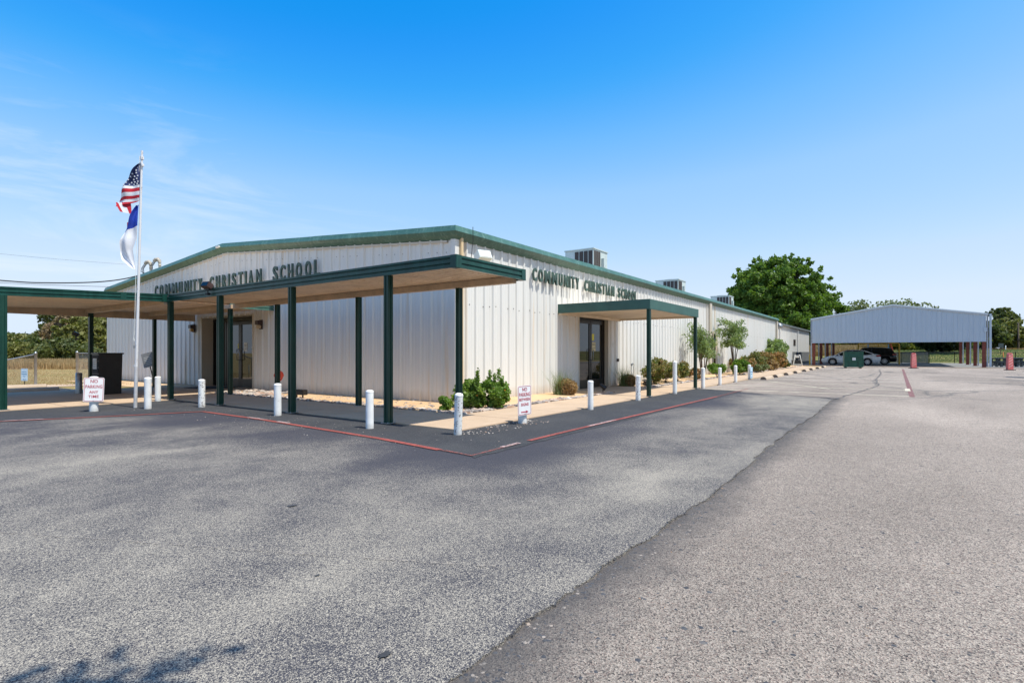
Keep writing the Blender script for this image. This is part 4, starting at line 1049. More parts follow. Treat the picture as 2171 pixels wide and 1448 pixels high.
CHF = [(0, -.0, .04, 0, .02), (.2, .01, .20, .22, .28), (.38, .02, .33, .42, .56), (.6, .03, .42, .70, .80), (.78, .13, .42, .98, 1.05), (.9, .10, .36, 1.18, 1.2), (1, .07, .10, 1.42, 1.40)]
def ch_mat(s, t): return 1 if t < .40 else 0
chf, cpos = cloth('church_flag', 'white flag with blue corner and red cross hanging below the stars and stripes', 44, 18, lambda t: interp(CHF, t), ch_mat, ['flag_white', 'flag_blue'], tuple(Vector((4.94, 13.6, 0)) + TOP * .79 + LV * .045), seed=3)
b = MB(); c = cpos(.97, .30); b.box((-.03, -.012, -.05), (.03, .012, .05), Matrix.Translation(c - LV * .02)); b.build('cross', 'flag_red', chf)

# ------------------------------------------------------------ bollards and their signs
def bollard(name, label, loc, h, mat='bollard_white', r=.055, rz=0, tilt=(0, 0)):
    t = thing(name, label, 'bollard', loc, rz, 'white pipe bollards along the sidewalk', tilt)
    b = MB(); b.lathe([(r, -.03), (r, h - .02)], 24); b.build('pipe', mat, t)
    b = MB(); b.lathe([(r + .002, h - .025), (r + .002, h - .01), (r * .9, h + .006), (r * .5, h + .016), (0, h + .018)], 24); b.build('cap', mat, t)
    return t
BW = bollard
BW('bollard', 'short white bollard just right of the flagpole foot', (4.99, 13.09, 0), .66, r=.068)
BW('bollard', 'white bollard with scuffed rim, standing behind the one beside the flagpole', (5.92, 14.95, 0), .60, r=.066)
BW('bollard', 'heavily chipped white bollard between the first two front canopy posts', (5.84, 12.54, 0), .60, 'bollard_chipped', r=.069)
BW('bollard', 'clean white bollard beside the third front canopy post', (5.89, 9.66, 0), .60, r=.067)
BW('bollard', 'white bollard with chips near its foot, left of the rightmost front canopy post', (5.73, 6.82, 0), .595, r=.062, tilt=(R(-1.5), R(1)))
BW('bollard', 'leaning chipped white bollard at the outer sidewalk corner', (6.04, 5.25, 0), .60, r=.060, tilt=(R(5), R(-3)), mat='bollard_chipped')
b_s1 = BW('bollard', 'stub white bollard holding the NO PARKING ANY TIME sign', (4.14, 13.44, 0), .70, r=.078)
b_s2 = BW('bollard', 'white bollard holding the NO PARKING BETWEEN SIGNS sign', (7.67, 5.21, 0), .62, r=.075)
BW('bollard', 'white bollard in front of the side door, left of the porch', (10.32, 5.27, 0), .60, r=.060)
BW('bollard', 'scratched white bollard just left of the near porch post', (12.98, 5.30, 0), .62, 'bollard_chipped', r=.062)
BW('bollard', 'tall white bollard between the two porch posts', (15.76, 5.30, 0), .94, r=.062)
BW('bollard', 'short white bollard right after the far porch post', (18.7, 5.33, 0), .68, r=.066)
BW('bollard', 'white bollard with dark edge beneath the first small wall tree', (21.06, 5.38, 0), .63, r=.062)
BW('bollard', 'clean white bollard in front of the round green shrub', (23.49, 5.38, 0), .67, r=.064)
b_s3 = BW('bollard', 'last white bollard of the row, carrying a pale blue sign', (26.4, 5.45, 0), .64, r=.066)
def rounded(w, h, r, n=4):
    out = []
    for cx, cy, a0 in ((w / 2 - r, h / 2 - r, 0), (-w / 2 + r, h / 2 - r, 90), (-w / 2 + r, -h / 2 + r, 180), (w / 2 - r, -h / 2 + r, 270)):
        for k in range(n + 1): a = R(a0 + 90 * k / n); out.append((cx + r * math.cos(a), cy + r * math.sin(a)))
    return out
def sign(name, label, loc, rz, w, h, lines, mat='sign_crimson', plate='sign_white', arrow=0, roll=0., tilt=0., border=True):
    t = thing(name, label, 'sign', loc, rz, None, (tilt, roll))
    b = MB(); b.prism(rounded(w, h, .03), 'y', 0, .004); b.build('plate', plate, t)
    if border:
        b = MB(); o = rounded(w - .022, h - .022, .024); i_ = rounded(w - .038, h - .038, .018); n = len(o)
        b.add([(x, -.0015, z) for x, z in o] + [(x, -.0015, z) for x, z in i_] + [(x, .001, z) for x, z in o] + [(x, .001, z) for x, z in i_], [(k, (k + 1) % n, n + (k + 1) % n, n + k) for k in range(n)] + [(k, (k + 1) % n, 2 * n + (k + 1) % n, 2 * n + k) for k in range(n)])
        b.build('border', mat, t)
    for (txt, z, size, fit) in lines:
        text_part(txt, size, mat, t, (0, -.0015, z), bold=.0012, fit=fit)
    if arrow:
        z = -h / 2 + .055; b = MB(); L_ = w * .28 * arrow
        pr = [(-L_, z + .008), (L_ * .35, z + .008), (L_ * .25, z + .024), (L_, z), (L_ * .25, z - .024), (L_ * .35, z - .008), (-L_, z - .008)]
        b.prism(pr, 'y', -.0022, .0005); b.build('arrow', mat, t)
    b = MB()
    for z in (h / 2 - .05, -h / 2 + .022): b.tube([(0, -.006, z), (0, .0, z)], .007, 8)
    b.build('bolt', 'galvanised', t)
    return t
# direction facing the driveway: plate normal is local -Y
sign('parking_sign', 'white sign with crimson letters reading NO PARKING ANY TIME', (4.14 - .030, 13.44 - .088, .45), R(-19), .335, .49,
     [('NO', .165, .092, .12), ('PARKING', .058, .092, .275), ('ANY', -.052, .076, .15), ('TIME', -.142, .076, .17)], tilt=R(-2), roll=R(2))
sign('parking_sign', 'narrow white sign reading NO PARKING BETWEEN SIGNS with a crimson arrow', (7.60, 5.115, .40), R(-8), .335, .50,
     [('NO', .180, .082, .12), ('PARKING', .095, .09, .27), ('BETWEEN', .012, .066, .27), ('SIGNS', -.072, .066, .19)], arrow=1, roll=R(-1))
sign('parking_sign', 'small pale blue parking sign on the last bollard of the row', (26.4, 5.36, .30), R(-4), .36, .52,
     [('PARKING', .03, .07, .26), ('ONLY', -.07, .07, .2)], 'sign_blue', 'sign_pale_blue', arrow=1)
vs_ = sign('parking_sign', 'pale blue and white parking only sign on a short stake by the chain link gate', (5.75, 25.35, .42), math.atan2(-.8163, .5776) + R(-12), .30, .44,
     [('VISITOR', .10, .06, .21), ('PARKING', .02, .068, .23), ('ONLY', -.06, .06, .14)], 'sign_blue', 'sign_pale_blue', arrow=-1)
b = MB(); b.box((-.012, .006, -.42), (.012, .02, -.15)); b.build('stake', 'black_paint', vs_)

# yard sign
t = thing('yard_sign', 'round red yard sign with white S and star beside the entrance wall', 'sign', (8.95, 14.62, 0), math.atan2(-.8163, .5776) + R(25))
b = MB(); b.prism([(.135 * math.cos(a) * (1 if math.sin(a) > -.2 else .85), .53 + .16 * math.sin(a)) for a in np.linspace(0, math.tau, 25)[:-1]], 'y', 0, .006); b.build('plate', 'security_red', t)
text_part('S', .19, 'sign_white', t, (0, -.0015, .585), bold=.003)
b = MB(); b.prism([((.05 if k % 2 == 0 else .022) * math.cos(math.pi / 2 + k * math.tau / 10), .45 + (.05 if k % 2 == 0 else .022) * math.sin(math.pi / 2 + k * math.tau / 10)) for k in range(10)], 'y', -.002, 0); b.build('star', 'sign_white', t)
b = MB(); b.box((-.008, .007, 0), (.008, .02, .5)); b.build('stake', 'galvanised', t)
# low black ground spotlights near the wall
def ground_light(loc, label, rz):
    t = thing('ground_light', label, 'ground light', loc, rz, 'ground spotlights')
    b = MB(); b.tube([(0, 0, 0), (0, 0, .14)], .012, 6); b.build('spike', 'black_paint', t)
    b = MB(); b.tube([(-.0, -.07, .13), (0, .07, .22)], [.07, .045], 10); b.build('head', 'black_paint', t); return t
gl = ground_light((6.0, 20.75, 0), 'small black spotlight on the ground beside the grey bollard', 0)
b = MB(); b.bbox((8.35, 12.55, .10), (8.5, 12.95, .24), .01); b.box((8.38, 12.6, .03), (8.41, 12.63, .1)); b.box((8.38, 12.87, .03), (8.41, 12.9, .1)); props(b.build('wall_washer_light', ['black_paint']), 'low black box light standing in the gravel behind a canopy post', 'ground light')

# black cabinet under the drive-through
t = thing('check_in_cabinet', 'tall black cabinet with a paper notice on its side beneath the drive-through canopy', 'cabinet', (6.02, 18.55, .02))
b = MB(); b.prism([(-.27, 0), (.27, 0), (.30, 1.14), (-.27, 1.14)], 'y', -.26, .26); b.build('body', 'black_paint', t)
b = MB(); b.bbox((-.30, -.29, 1.14), (.33, .29, 1.18), .008); b.build('top', 'black_paint', t)
b = MB()
for k in range(6): b.bbox((-.283, -.24, .06 + k * .18), (-.27, .24, .06 + k * .18 + .15), .004)
b.build('side_slats', 'black_rubber', t)
b = MB(); b.box((-.288, -.13, .72), (-.284, .15, 1.02)); b.build('notice', 'paper', t)
b = MB()
for k in range(5): b.box((-.2895, -.09, .76 + k * .05), (-.2885, .11, .775 + k * .05))
b.build('print', 'grey_print', t)
# leaning notice stand
t = thing('notice_stand', 'grey notice board on a leaning black stand behind the cabinet', 'notice stand', (8.35, 21.3, .0), math.atan2(-.8163, .5776), None, (R(0), R(-14)))
b = MB(); b.tube([(0, 0, 0), (0, 0, .75)], .018, 6); b.box((-.12, -.1, 0), (.12, .1, .015)); b.build('stand', 'black_paint', t)
b = MB(); b.prism(rounded(.40, .50, .02), 'y', -.03, -.02); me = b.mesh('plate', 'grey_print'); me.transform(Matrix.Translation((0, 0, .98))); link('plate', me, t)
b = MB()
for k in range(5): b.box((-.13, -.034, .83 + k * .06), (.13 - .02 * (k % 3), -.031, .845 + k * .06))
b.build('print', 'paper', t)

# grey pipe bollard and chain link fence on the left
b = MB(); b.lathe([(.082, 0), (.082, .6), (.06, .62), (0, .62)], 20); o = b.build('grey_bollard', 'galvanised'); o.location = (5.64, 19.5, .0); props(o, 'grey steel bollard at the rear edge of the drive-through', 'bollard')
def chain_fence(name, label, pts, hs, wire=.05, rw=.0035, gap=2.4, rail=True, mat='galvanised', posts=None):
    t = thing(name, label, 'fence', (pts[0][0], pts[0][1], 0))
    for (x, y), h in zip(pts, hs):
        r = .045 if posts is None else posts
        b = MB(); b.lathe([(r, 0), (r, h), (r * 1.15, h), (r * 1.15, h + .03), (r * .5, h + .06), (0, h + .08)], 12, (x, y, 0)); b.build('post', mat, t, world=True)
    for i in range(len(pts) - 1):
        a, c = Vector((*pts[i], 0)), Vector((*pts[i + 1], 0)); h0, h1 = hs[i] - .02, hs[i + 1] - .02; Ln = (c - a).length; d = (c - a) / Ln
        if rail: b = MB(); b.tube([a + Vector((0, 0, h0)), c + Vector((0, 0, h1))], .022 if posts is None else posts * .7, 8); b.build('rail', mat, t, world=True)
        b = MB(); nn = Vector((-d.y, d.x, 0)) * rw * .6
        def H(s): return h0 + (h1 - h0) * s / Ln
        k = -H(0)
        while k < Ln:
            for sg in (1, -1):
                # wire climbing at 45 degrees from s=k
                s0, z0 = (k, 0.) if sg == 1 else (k, H(max(0, min(Ln, k))))
                e = H(0) if sg == 1 else H(0)
                pA = [k, .04]; pB = [k + H(0), H(0)]
                if sg == -1: pA = [k, H(0)]; pB = [k + H(0), .04]
                # clip to 0..Ln
                if pA[0] < 0: f = -pA[0] / (pB[0] - pA[0]); pA = [0, pA[1] + (pB[1] - pA[1]) * f]
                if pB[0] > Ln: f = (pB[0] - Ln) / (pB[0] - pA[0]); pB = [Ln, pB[1] - (pB[1] - pA[1]) * f]
                if pB[0] <= pA[0]: continue
                zs = [min(pA[1], H(pA[0])), min(pB[1], H(pB[0]))]
                q0 = a + d * pA[0] + Vector((0, 0, zs[0])); q1 = a + d * pB[0] + Vector((0, 0, zs[1]))
                w = Vector((0, 0, rw)) + nn
                b.add([q0 - w, q0 + w, q1 + w, q1 - w], [(0, 1, 2, 3)])
            k += wire * 1.414
        b.build('wire_mesh', mat, t, world=True, kind='stuff')
    return t
chain_fence('chain_link_fence', 'short chain link fence left of the gate opening, its rail stepping down', [(6.1, 25.5), (5.25, 25.95), (3.4, 26.8), (-3, 29.5)], [1.17, .92, .80, .80])
chain_fence('chain_link_fence', 'chain link fence joining the gate post to the building end', [(7.35, 25.6), (9.5, 27.9)], [1.2, 1.2])

# ------------------------------------------------------------ plants
def leaf_mesh(name, centers, radii, n, size, mat, seed=1, shell=.55, elong=1.6, weights=None, droop=0.):
    rg = np.random.default_rng(seed)
    centers = np.array(centers, float); radii = np.array(radii, float)
    if radii.ndim == 1: radii = np.stack([radii] * 3, 1)
    w = (radii.prod(1)) ** (2 / 3) if weights is None else np.array(weights, float); w = w / w.sum()
    idx = rg.choice(len(centers), n, p=w)
    d = rg.normal(size=(n, 3)); d /= np.linalg.norm(d, axis=1)[:, None]
    rr = (shell + (1 - shell) * rg.random(n)) ** 1.0 * (1 + .12 * rg.normal(size=n)); rr = np.where(rg.random(n) < .25, rg.random(n) ** .5, rr)
    p = centers[idx] + d * radii[idx] * rr[:, None]
    a = rg.normal(size=(n, 3)) + d * .35; a[:, 2] -= droop; a /= np.linalg.norm(a, axis=1)[:, None]
    u = rg.normal(size=(n, 3)); nrm = np.cross(a, u); nrm /= np.linalg.norm(nrm, axis=1)[:, None]
    s = size * (.6 + .8 * rg.random(n))[:, None]
    q = np.stack([p - a * s * elong * .5, p + nrm * s * .5 + a * s * .05, p + a * s * elong * .5, p - nrm * s * .5 + a * s * .05], 1)
    p0 = q.reshape(-1, 3); me = bpy.data.meshes.new(name)
    me.vertices.add(4 * n); me.vertices.foreach_set('co', p0.ravel())
    me.loops.add(4 * n); me.loops.foreach_set('vertex_index', np.arange(4 * n))
    me.polygons.add(n); me.polygons.foreach_set('loop_start', np.arange(0, 4 * n, 4)); me.polygons.foreach_set('loop_total', np.full(n, 4))
    me.update(); me.materials.append(M(mat)); return me
def clump_crown(rg, cx, cy, cz, rx, ry, rz, k, cr, flat=.75):
    cs = []; rs = []
    for i in range(k):
        while True:
            v = np.array([rg.uniform(-1, 1), rg.uniform(-1, 1), rg.uniform(-1, 1)]); l = np.linalg.norm(v)
            if .35 < l < 1: break
        v = v / l * (l ** .55)
        s = cr * rg.uniform(.65, 1.3); cs.append((cx + v[0] * rx, cy + v[1] * ry, cz + v[2] * rz)); rs.append((s, s, s * flat))
    return cs, rs
def limbs(b, base, top, r, targets, rg, bend=.4):
    base, top = Vector(base), Vector(top)
    mid = base.lerp(top, .5) + Vector((rg.uniform(-1, 1), rg.uniform(-1, 1), 0)) * bend * r * 3
    b.tube([base - Vector((0, 0, .1)), base + Vector((0, 0, r)), mid, top], [r * 1.35, r, r * .8, r * .5], 10)
    for t in targets:
        t = Vector(t); s = base.lerp(top, rg.uniform(.35, .95)); m = s.lerp(t, .5) + Vector((rg.uniform(-.3, .3), rg.uniform(-.3, .3), rg.uniform(0, .4))) * (t - s).length * .3
        b.tube([s, m, t], [r * .38, r * .24, r * .08], 6, False)
def tree(label, loc, h, rx, ry, crown_lo, leafmat, n, leafsz, seed, k=40, cr=None, trunk_r=None, name='tree', group=None, bark='bark', cat='tree', flat=.75, droop=0., transl=None):
    rg = random.Random(seed); t = thing(name, label, cat, loc, 0, group)
    rz = (h - crown_lo) / 2; cz = crown_lo + rz; cr = cr or min(rx, ry, rz) * .38
    cs, rs = clump_crown(rg, 0, 0, cz, rx - cr * .6, ry - cr * .6, rz - cr * .5, k, cr, flat)
    for _ in range(k):
        th, ph = rg.uniform(0, math.tau), rg.uniform(-.3, 1.4); m_ = rg.uniform(.98, 1.16); s_ = cr * rg.uniform(.25, .45)
        cs.append((rx * m_ * math.cos(th) * math.cos(ph), ry * m_ * math.sin(th) * math.cos(ph), cz + rz * m_ * math.sin(ph))); rs.append((s_, s_, s_ * .8))
    b = MB(); tr = trunk_r or h * .022
    limbs(b, (0, 0, 0), (rg.uniform(-.3, .3), rg.uniform(-.3, .3), cz), tr, rg.sample(cs, min(len(cs), 14)), rg); b.build('trunk', bark, t)
    link('crown', leaf_mesh('crown', cs, rs, n, leafsz, leafmat, seed, droop=droop), t)
    return t
# big shade tree behind the wing
def big_tree():
    rg = random.Random(4); t = thing('shade_tree', 'large rounded deep green shade tree behind the rear wing', 'tree', (82.6, 13.0, 0))
    cs, rs = [], []
    for (r_, f, z, a, c, k, cr_) in ((-.6, 0, 8.8, 5.7, 5.0, 280, .72), (-.6, 0, 8.0, 3.6, 3.6, 90, .9), (-4.6, .5, 6.9, 2.7, 2.9, 50, .6), (3.4, -.4, 7.8, 3.4, 3.4, 80, .65), (6.2, .2, 5.9, 2.7, 2.7, 50, .6), (0, 0, 5.2, 7.0, 2.8, 120, .75), (-.6, 0, 12.4, 2.0, 1.7, 30, .55), (-6.2, 0, 5.2, 2.0, 1.8, 24, .6)):
        c_, q_ = clump_crown(rg, 0, 0, z, a, a, c, k, cr_, .85)
        for _ in range(k // 3):                     # sprays that break the outline
            th, ph = rg.uniform(0, math.tau), rg.uniform(-.5, 1.4); m_ = rg.uniform(1.04, 1.22); s_ = rg.uniform(.22, .42)
            c_.append((a * m_ * math.cos(th) * math.cos(ph), a * m_ * math.sin(th) * math.cos(ph), z + c * m_ * math.sin(ph))); q_.append((s_, s_, s_))
        cs += [(x + .5776 * r_ + .8163 * f, y - .8163 * r_ + .5776 * f, zz) for x, y, zz in c_]; rs += q_
    b = MB(); limbs(b, (0, 0, 0), (0, .5, 9), .45, rg.sample(cs, 26), rg); b.build('trunk', 'bark', t)
    link('crown', leaf_mesh('crown', cs, rs, 110000, .25, 'leaf_deep_green', 4, shell=.35), t)
big_tree()
def at(x, d): r = (x - 1085.5) / 1151 * d; q = RD(r, d); return (q[0], q[1], terrain_h(*q))
G1 = 'trees along the field left of the building'
LT = [  # x px-bearing, distance, height, rx, crown_lo, leaf, n, label
    (22, 118, 5.2, 5.0, .6, 'leaf_oak', 9000, 'low dark tree in the far left background'),
    (60, 112, 4.7, 4.6, .4, 'leaf_olive', 9000, 'low olive green tree second from the left in the far treeline'),
    (-40, 112, 5.6, 6.0, .4, 'leaf_oak', 7000, 'broad dark tree at the left picture edge'),
    (104, 92, 4.6, 3.0, .3, 'leaf_oak', 9000, 'dark green tree at the left foot of the tall field trees'),
    (126, 84, 5.8, 2.8, .5, 'leaf_oak', 12000, 'dark dense tree left of the rusty brown tree'),
    (150, 78, 6.8, 3.0, 1.2, 'leaf_rust', 9000, 'rusty brown half bare tree in the middle of the field trees'),
    (176, 88, 9.2, 4.9, 4.6, 'leaf_oak', 11000, 'tall spreading oak whose top shows above the rusty tree'),
    (188, 70, 5.6, 3.2, .4, 'leaf_olive', 12000, 'olive coloured tree behind the chain link fence'),
    (214, 74, 6.8, 3.0, .6, 'leaf_olive', 11000, 'olive tree close to the building end'),
    (232, 80, 7.8, 3.2, 1.0, 'leaf_rust', 7000, 'reddish brown tree partly hidden by the building end'),
    (225, 95, 9.6, 5.0, 4.4, 'leaf_oak', 9000, 'tall thin topped oak behind the building end'),
]
for i, (x, d, h, rx, lo, lm, n, lab) in enumerate(LT):
    tree(lab, at(x, d), h, rx, rx, lo, lm, n, .30, 20 + i, k=26, cr=rx * .34, group=G1)
for i in range(6): # understory shrubs between trunks
    x = 30 + i * 38
    tree(['leftmost', 'second', 'third', 'fourth', 'fifth', 'rightmost'][i] + ' low dark shrub mound at the foot of the field trees', at(x, 66 + (i % 3) * 5), 2.2 + (i % 2) * .6, 3.4, 3.2, .0, 'leaf_oak' if i % 2 else 'leaf_olive', 5000, .26, 60 + i, k=16, cr=1.1, name='shrub', cat='shrub', group='shrubs under the field trees')
G2 = 'trees beyond the carport'
RT = [
    (1735, 108, 4.4, 4.6, .0, 'leaf_yellowgreen', 7000, 'yellow green thicket seen under the left end of the carport'),
    (1795, 112, 4.8, 5.4, .0, 'leaf_olive', 8000, 'olive thicket behind the white car'),
    (1822, 130, 12.0, 3.4, 8.0, 'leaf_sage', 1100, 'thin pale treetop showing above the left roof slope of the carport'),
    (1880, 104, 5.0, 4.6, -.2, 'leaf_oak', 9000, 'dark green thicket behind the black vehicle'),
    (1900, 125, 11.4, 6.0, 6.0, 'leaf_sage', 2600, 'grey green treetop just behind the carport ridge'),
    (1925, 92, 3.6, 3.0, -.4, 'leaf_yellowgreen', 8000, 'bright yellow green bush left of the dark juniper'),
    (1955, 122, 10.4, 3.6, 5.0, 'leaf_sage', 1800, 'small grey green treetop right of the carport ridge'),
    (2000, 80, 4.4, 3.5, -.1, 'leaf_juniper', 16000, 'dark dense juniper with a bare trunk behind the chain link fence'),
    (2032, 92, 3.8, 2.4, -.3, 'leaf_yellowgreen', 8000, 'yellow green bush right of the dark juniper'),
    (2062, 104, 5.4, 3.6, -.2, 'leaf_oak', 8000, 'dark shrubby tree behind the red right hand posts'),
    (2122, 112, 8.7, 2.9, 3.4, 'leaf_oak', 9000, 'tall round topped oak right of the carport'),
    (2132, 104, 5.8, 3.8, .2, 'leaf_olive', 12000, 'bushy olive tree under the tall oak on the right'),
    (2098, 100, 5.0, 2.8, .2, 'leaf_oak', 8000, 'dark tree touching the right end of the carport'),
    (2175, 116, 5.0, 3.6, .2, 'leaf_oak', 9000, 'dark tree cut by the right picture edge'),
    (2230, 110, 5.4, 5.0, .2, 'leaf_oak', 6000, 'broad tree beyond the right picture edge'),
]
for i, (x, d, h, rx, lo, lm, n, lab) in enumerate(RT):
    tree(lab, at(x, d), h, rx, rx, lo, lm, n, .34, 120 + i, k=24, cr=rx * .34, group=G2)
# trees around the camera side (seen in the door glass)
for i, (x, y, h) in enumerate(((-46, 20, 8), (-52, 34, 9), (-48, 6, 7), (-55, 46, 9), (-44, -8, 8), (12, -42, 9), (24, -46, 8), (34, -44, 9), (48, -46, 8), (-6, -46, 9), (2, -40, 7), (60, -50, 9))):
    tree('dark tree across the road, reflected in the door glass', (x, y, 0), h, 5, 5, .6, 'leaf_oak', 2600, .5, 200 + i, k=18, cr=2.0, group='trees across the road')
# tall dry grass
def blades(name, region, n, hmin, hmax, mat, seed, w=.02, clump=None, zf=lambda x, y: 0., label=None, cat=None, parent=None, lean=.35, kind='stuff'):
    rg = np.random.default_rng(seed)
    xy = region(rg, n); h = rg.uniform(hmin, hmax, n); a = rg.uniform(0, math.tau, n); ln = rg.uniform(0, lean, n) * h; la = rg.uniform(0, math.tau, n)
    z = np.array([zf(x, y) for x, y in xy]) - .01
    dx, dy = np.cos(a) * w / 2, np.sin(a) * w / 2
    p0 = np.stack([xy[:, 0] - dx, xy[:, 1] - dy, z], 1); p1 = np.stack([xy[:, 0] + dx, xy[:, 1] + dy, z], 1)
    mx_ = xy[:, 0] + np.cos(la) * ln * .35; my = xy[:, 1] + np.sin(la) * ln * .35
    p2 = np.stack([mx_ + dx * .7, my + dy * .7, z + h * .55], 1); p3 = np.stack([mx_ - dx * .7, my - dy * .7, z + h * .55], 1)
    p4 = np.stack([xy[:, 0] + np.cos(la) * ln, xy[:, 1] + np.sin(la) * ln, z + h], 1)
    V = np.stack([p0, p1, p2, p3, p4], 1).reshape(-1, 3)
    me = bpy.data.meshes.new(name); me.vertices.add(5 * n); me.vertices.foreach_set('co', V.ravel())
    base = np.arange(n) * 5
    q = np.stack([base, base + 1, base + 2, base + 3], 1); t3 = np.stack([base + 3, base + 2, base + 4], 1)
    li = np.concatenate([q.ravel(), t3.ravel()]); me.loops.add(len(li)); me.loops.foreach_set('vertex_index', li)
    me.polygons.add(2 * n); me.polygons.foreach_set('loop_start', np.concatenate([np.arange(n) * 4, 4 * n + np.arange(n) * 3])); me.polygons.foreach_set('loop_total', np.concatenate([np.full(n, 4), np.full(n, 3)]))
    me.update(); me.materials.append(M(mat)); o = link(name, me, parent, kind)
    if label: props(o, label, cat)
    return o
def reg_rd(r0, r1, d0, d1):
    def f(rg, n):
        d = rg.uniform(d0, d1, n); t = rg.uniform(r0, r1, n); r = t * d
        return np.stack([.5776 * r + .8163 * d, -.8163 * r + .5776 * d], 1)
    return f
blades('tall_grass', reg_rd(-1.15, -.70, 40, 52), 26000, .30, .80, 'tall_dry_grass', 1, .05, label='belt of tall tan dry grass between the mown lawn and the field trees', cat='grass')
blades('tall_grass', reg_rd(.52, .69, 84, 100), 22000, .5, 1.2, 'tall_dry_grass', 2, .08, zf=terrain_h, label='tall straw coloured grass on the bank beyond the carport', cat='grass')
blades('tall_grass', reg_rd(.69, 1.0, 98, 108), 12000, .2, .7, 'tall_dry_grass', 5, .08, zf=terrain_h, label='low straw coloured grass along the road beyond the right hand posts', cat='grass')
blades('bank_grass', reg_rd(.6, 1.0, 68, 98), 30000, .05, .2, 'tuft_green', 6, .05, zf=terrain_h, label='short green grass on the slope beyond the chain link fence', cat='grass')
blades('lawn_grass', reg_rd(-1.15, -.70, 20, 40), 16000, .02, .06, 'tall_dry_grass', 3, .02, label='short dry mown lawn grass left of the building', cat='grass')
# shrubs at the wall
def shrub(label, loc, rx, ry, h, mat, n, sz, seed, k=14, lo=.0, group=None, name='shrub', flowers=0, stems=6, droop=0., elong=1.6, cr=None):
    rg = random.Random(seed); t = thing(name, label, 'shrub', loc, 0, group)
    rz = (h - lo) / 2; cr = cr or min(rx, ry, rz) * .45
    cs, rs = clump_crown(rg, 0, 0, lo + rz, max(.02, rx - cr * .7), max(.02, ry - cr * .7), max(.02, rz - cr * .6), k, cr, .85)
    b = MB()
    for c in rg.sample(cs, min(stems, len(cs))): b.tube([(rg.uniform(-.05, .05), rg.uniform(-.05, .05), 0), (c[0] * .4, c[1] * .4, c[2] * .5), c], [.012, .009, .004], 5, False)
    b.build('stems', 'thin_bark', t)
    link('foliage', leaf_mesh('foliage', cs, rs, n, sz, mat, seed, elong=elong, droop=droop), t)
    if flowers: link('flowers', leaf_mesh('flowers', [(c[0], c[1], c[2] + .06) for c in cs], rs, flowers, sz * .6, 'flower_orange', seed + 1, shell=.95, elong=1.0), t)
    return t
shrub('bushy green lantana with a few orange flowers at the building corner', (9.28, 7.12, 0), .52, .45, .60, 'leaf_lantana', 5200, .045, 301, k=26, flowers=60)
shrub('darker broad leafed green bush left half of the corner planting', (9.08, 7.62, 0), .36, .34, .60, 'leaf_lantana', 1800, .062, 302, k=14)
def sprigs(loc, n, seed, rx, z0, z1):
    rg = random.Random(seed); cs = []; rs = []
    for i in range(n):
        x, y = loc[0] + rg.uniform(-rx, rx), loc[1] + rg.uniform(-.25, .25); h = rg.uniform(z0, z1)
        for k in range(5): cs.append((x, y, h * (.55 + .1 * k))); rs.append((.045, .045, .07))
    return cs, rs
cs_, rs_ = sprigs((0, 0), 9, 5, .5, .62, .86)
ob_ = [o for o in bpy.data.objects if o.name.startswith('foliage')][0]
link('sprigs', leaf_mesh('sprigs', cs_, rs_, 1500, .032, 'leaf_lantana', 6), ob_.parent)
shrub('tiny green seedling plant left of the corner post', (8.25, 7.55, 0), .20, .18, .30, 'leaf_lantana', 450, .05, 303, k=7)
def tuft_ball(label, loc, r, seed):
    t = thing('grass_ball', label, 'ornamental grass', loc, 0, 'brown clipped grass mounds beside the side door')
    link('mound', leaf_mesh('mound', [(0, 0, r * .75)], [(r, r, r * .85)], 5200, .03, 'straw', seed, shell=.9, elong=2.6), t)
    b = MB(); b.lathe([(0, 0), (r * .72, .02), (r * .86, r * .7), (r * .5, r * 1.35), (0, r * 1.5)], 14); b.build('core', 'straw', t)
    def reg(rg, n): a = rg.uniform(0, math.tau, n); q = rg.uniform(0, 1, n) ** .5 * r * .8; return np.stack([np.cos(a) * q - .15, np.sin(a) * q + .12], 1)
    blades('tuft', reg, 260, .45, .85, 'tuft_green', seed, .008, parent=t, lean=.75, kind='stuff')
tuft_ball('brown round grass mound with green tuft left of the side door', (13.45, 7.62, .02), .26, 311)
tuft_ball('dark brown round grass mound right of the side door', (18.15, 7.75, .02), .24, 312)
for k, (x, y, rx, h, n) in enumerate(((20.0, 7.5, .75, 1.0, 2600), (21.2, 7.5, .8, .98, 2600), (22.4, 7.45, .75, .92, 2200))):
    shrub(['left', 'middle', 'right'][k] + ' third of the bronze green hedge behind the far porch post', (x, y, 0), rx, .55, h, 'leaf_hedge_bronze', n, .06, 320 + k, k=20, group='bronze hedge bushes', lo=.12)
shrub('small rust tinged bush at the right of the bronze hedge', (24.3, 7.2, 0), .7, .5, .55, 'leaf_hedge_rusty', 1800, .06, 330, k=14)
shrub('bright green herb clump under the first small tree', (26.6, 6.95, 0), .55, .45, .75, 'leaf_lantana', 1900, .06, 331, k=12)
shrub('dense bright green round shrub under the second small tree', (31.0, 6.9, 0), 1.0, .6, .85, 'leaf_deep_green', 3600, .07, 332, k=20)
shrub('clipped pale green and bronze dome shrub', (35.6, 6.85, 0), 1.1, .6, .62, 'leaf_sage', 3000, .06, 333, k=18)
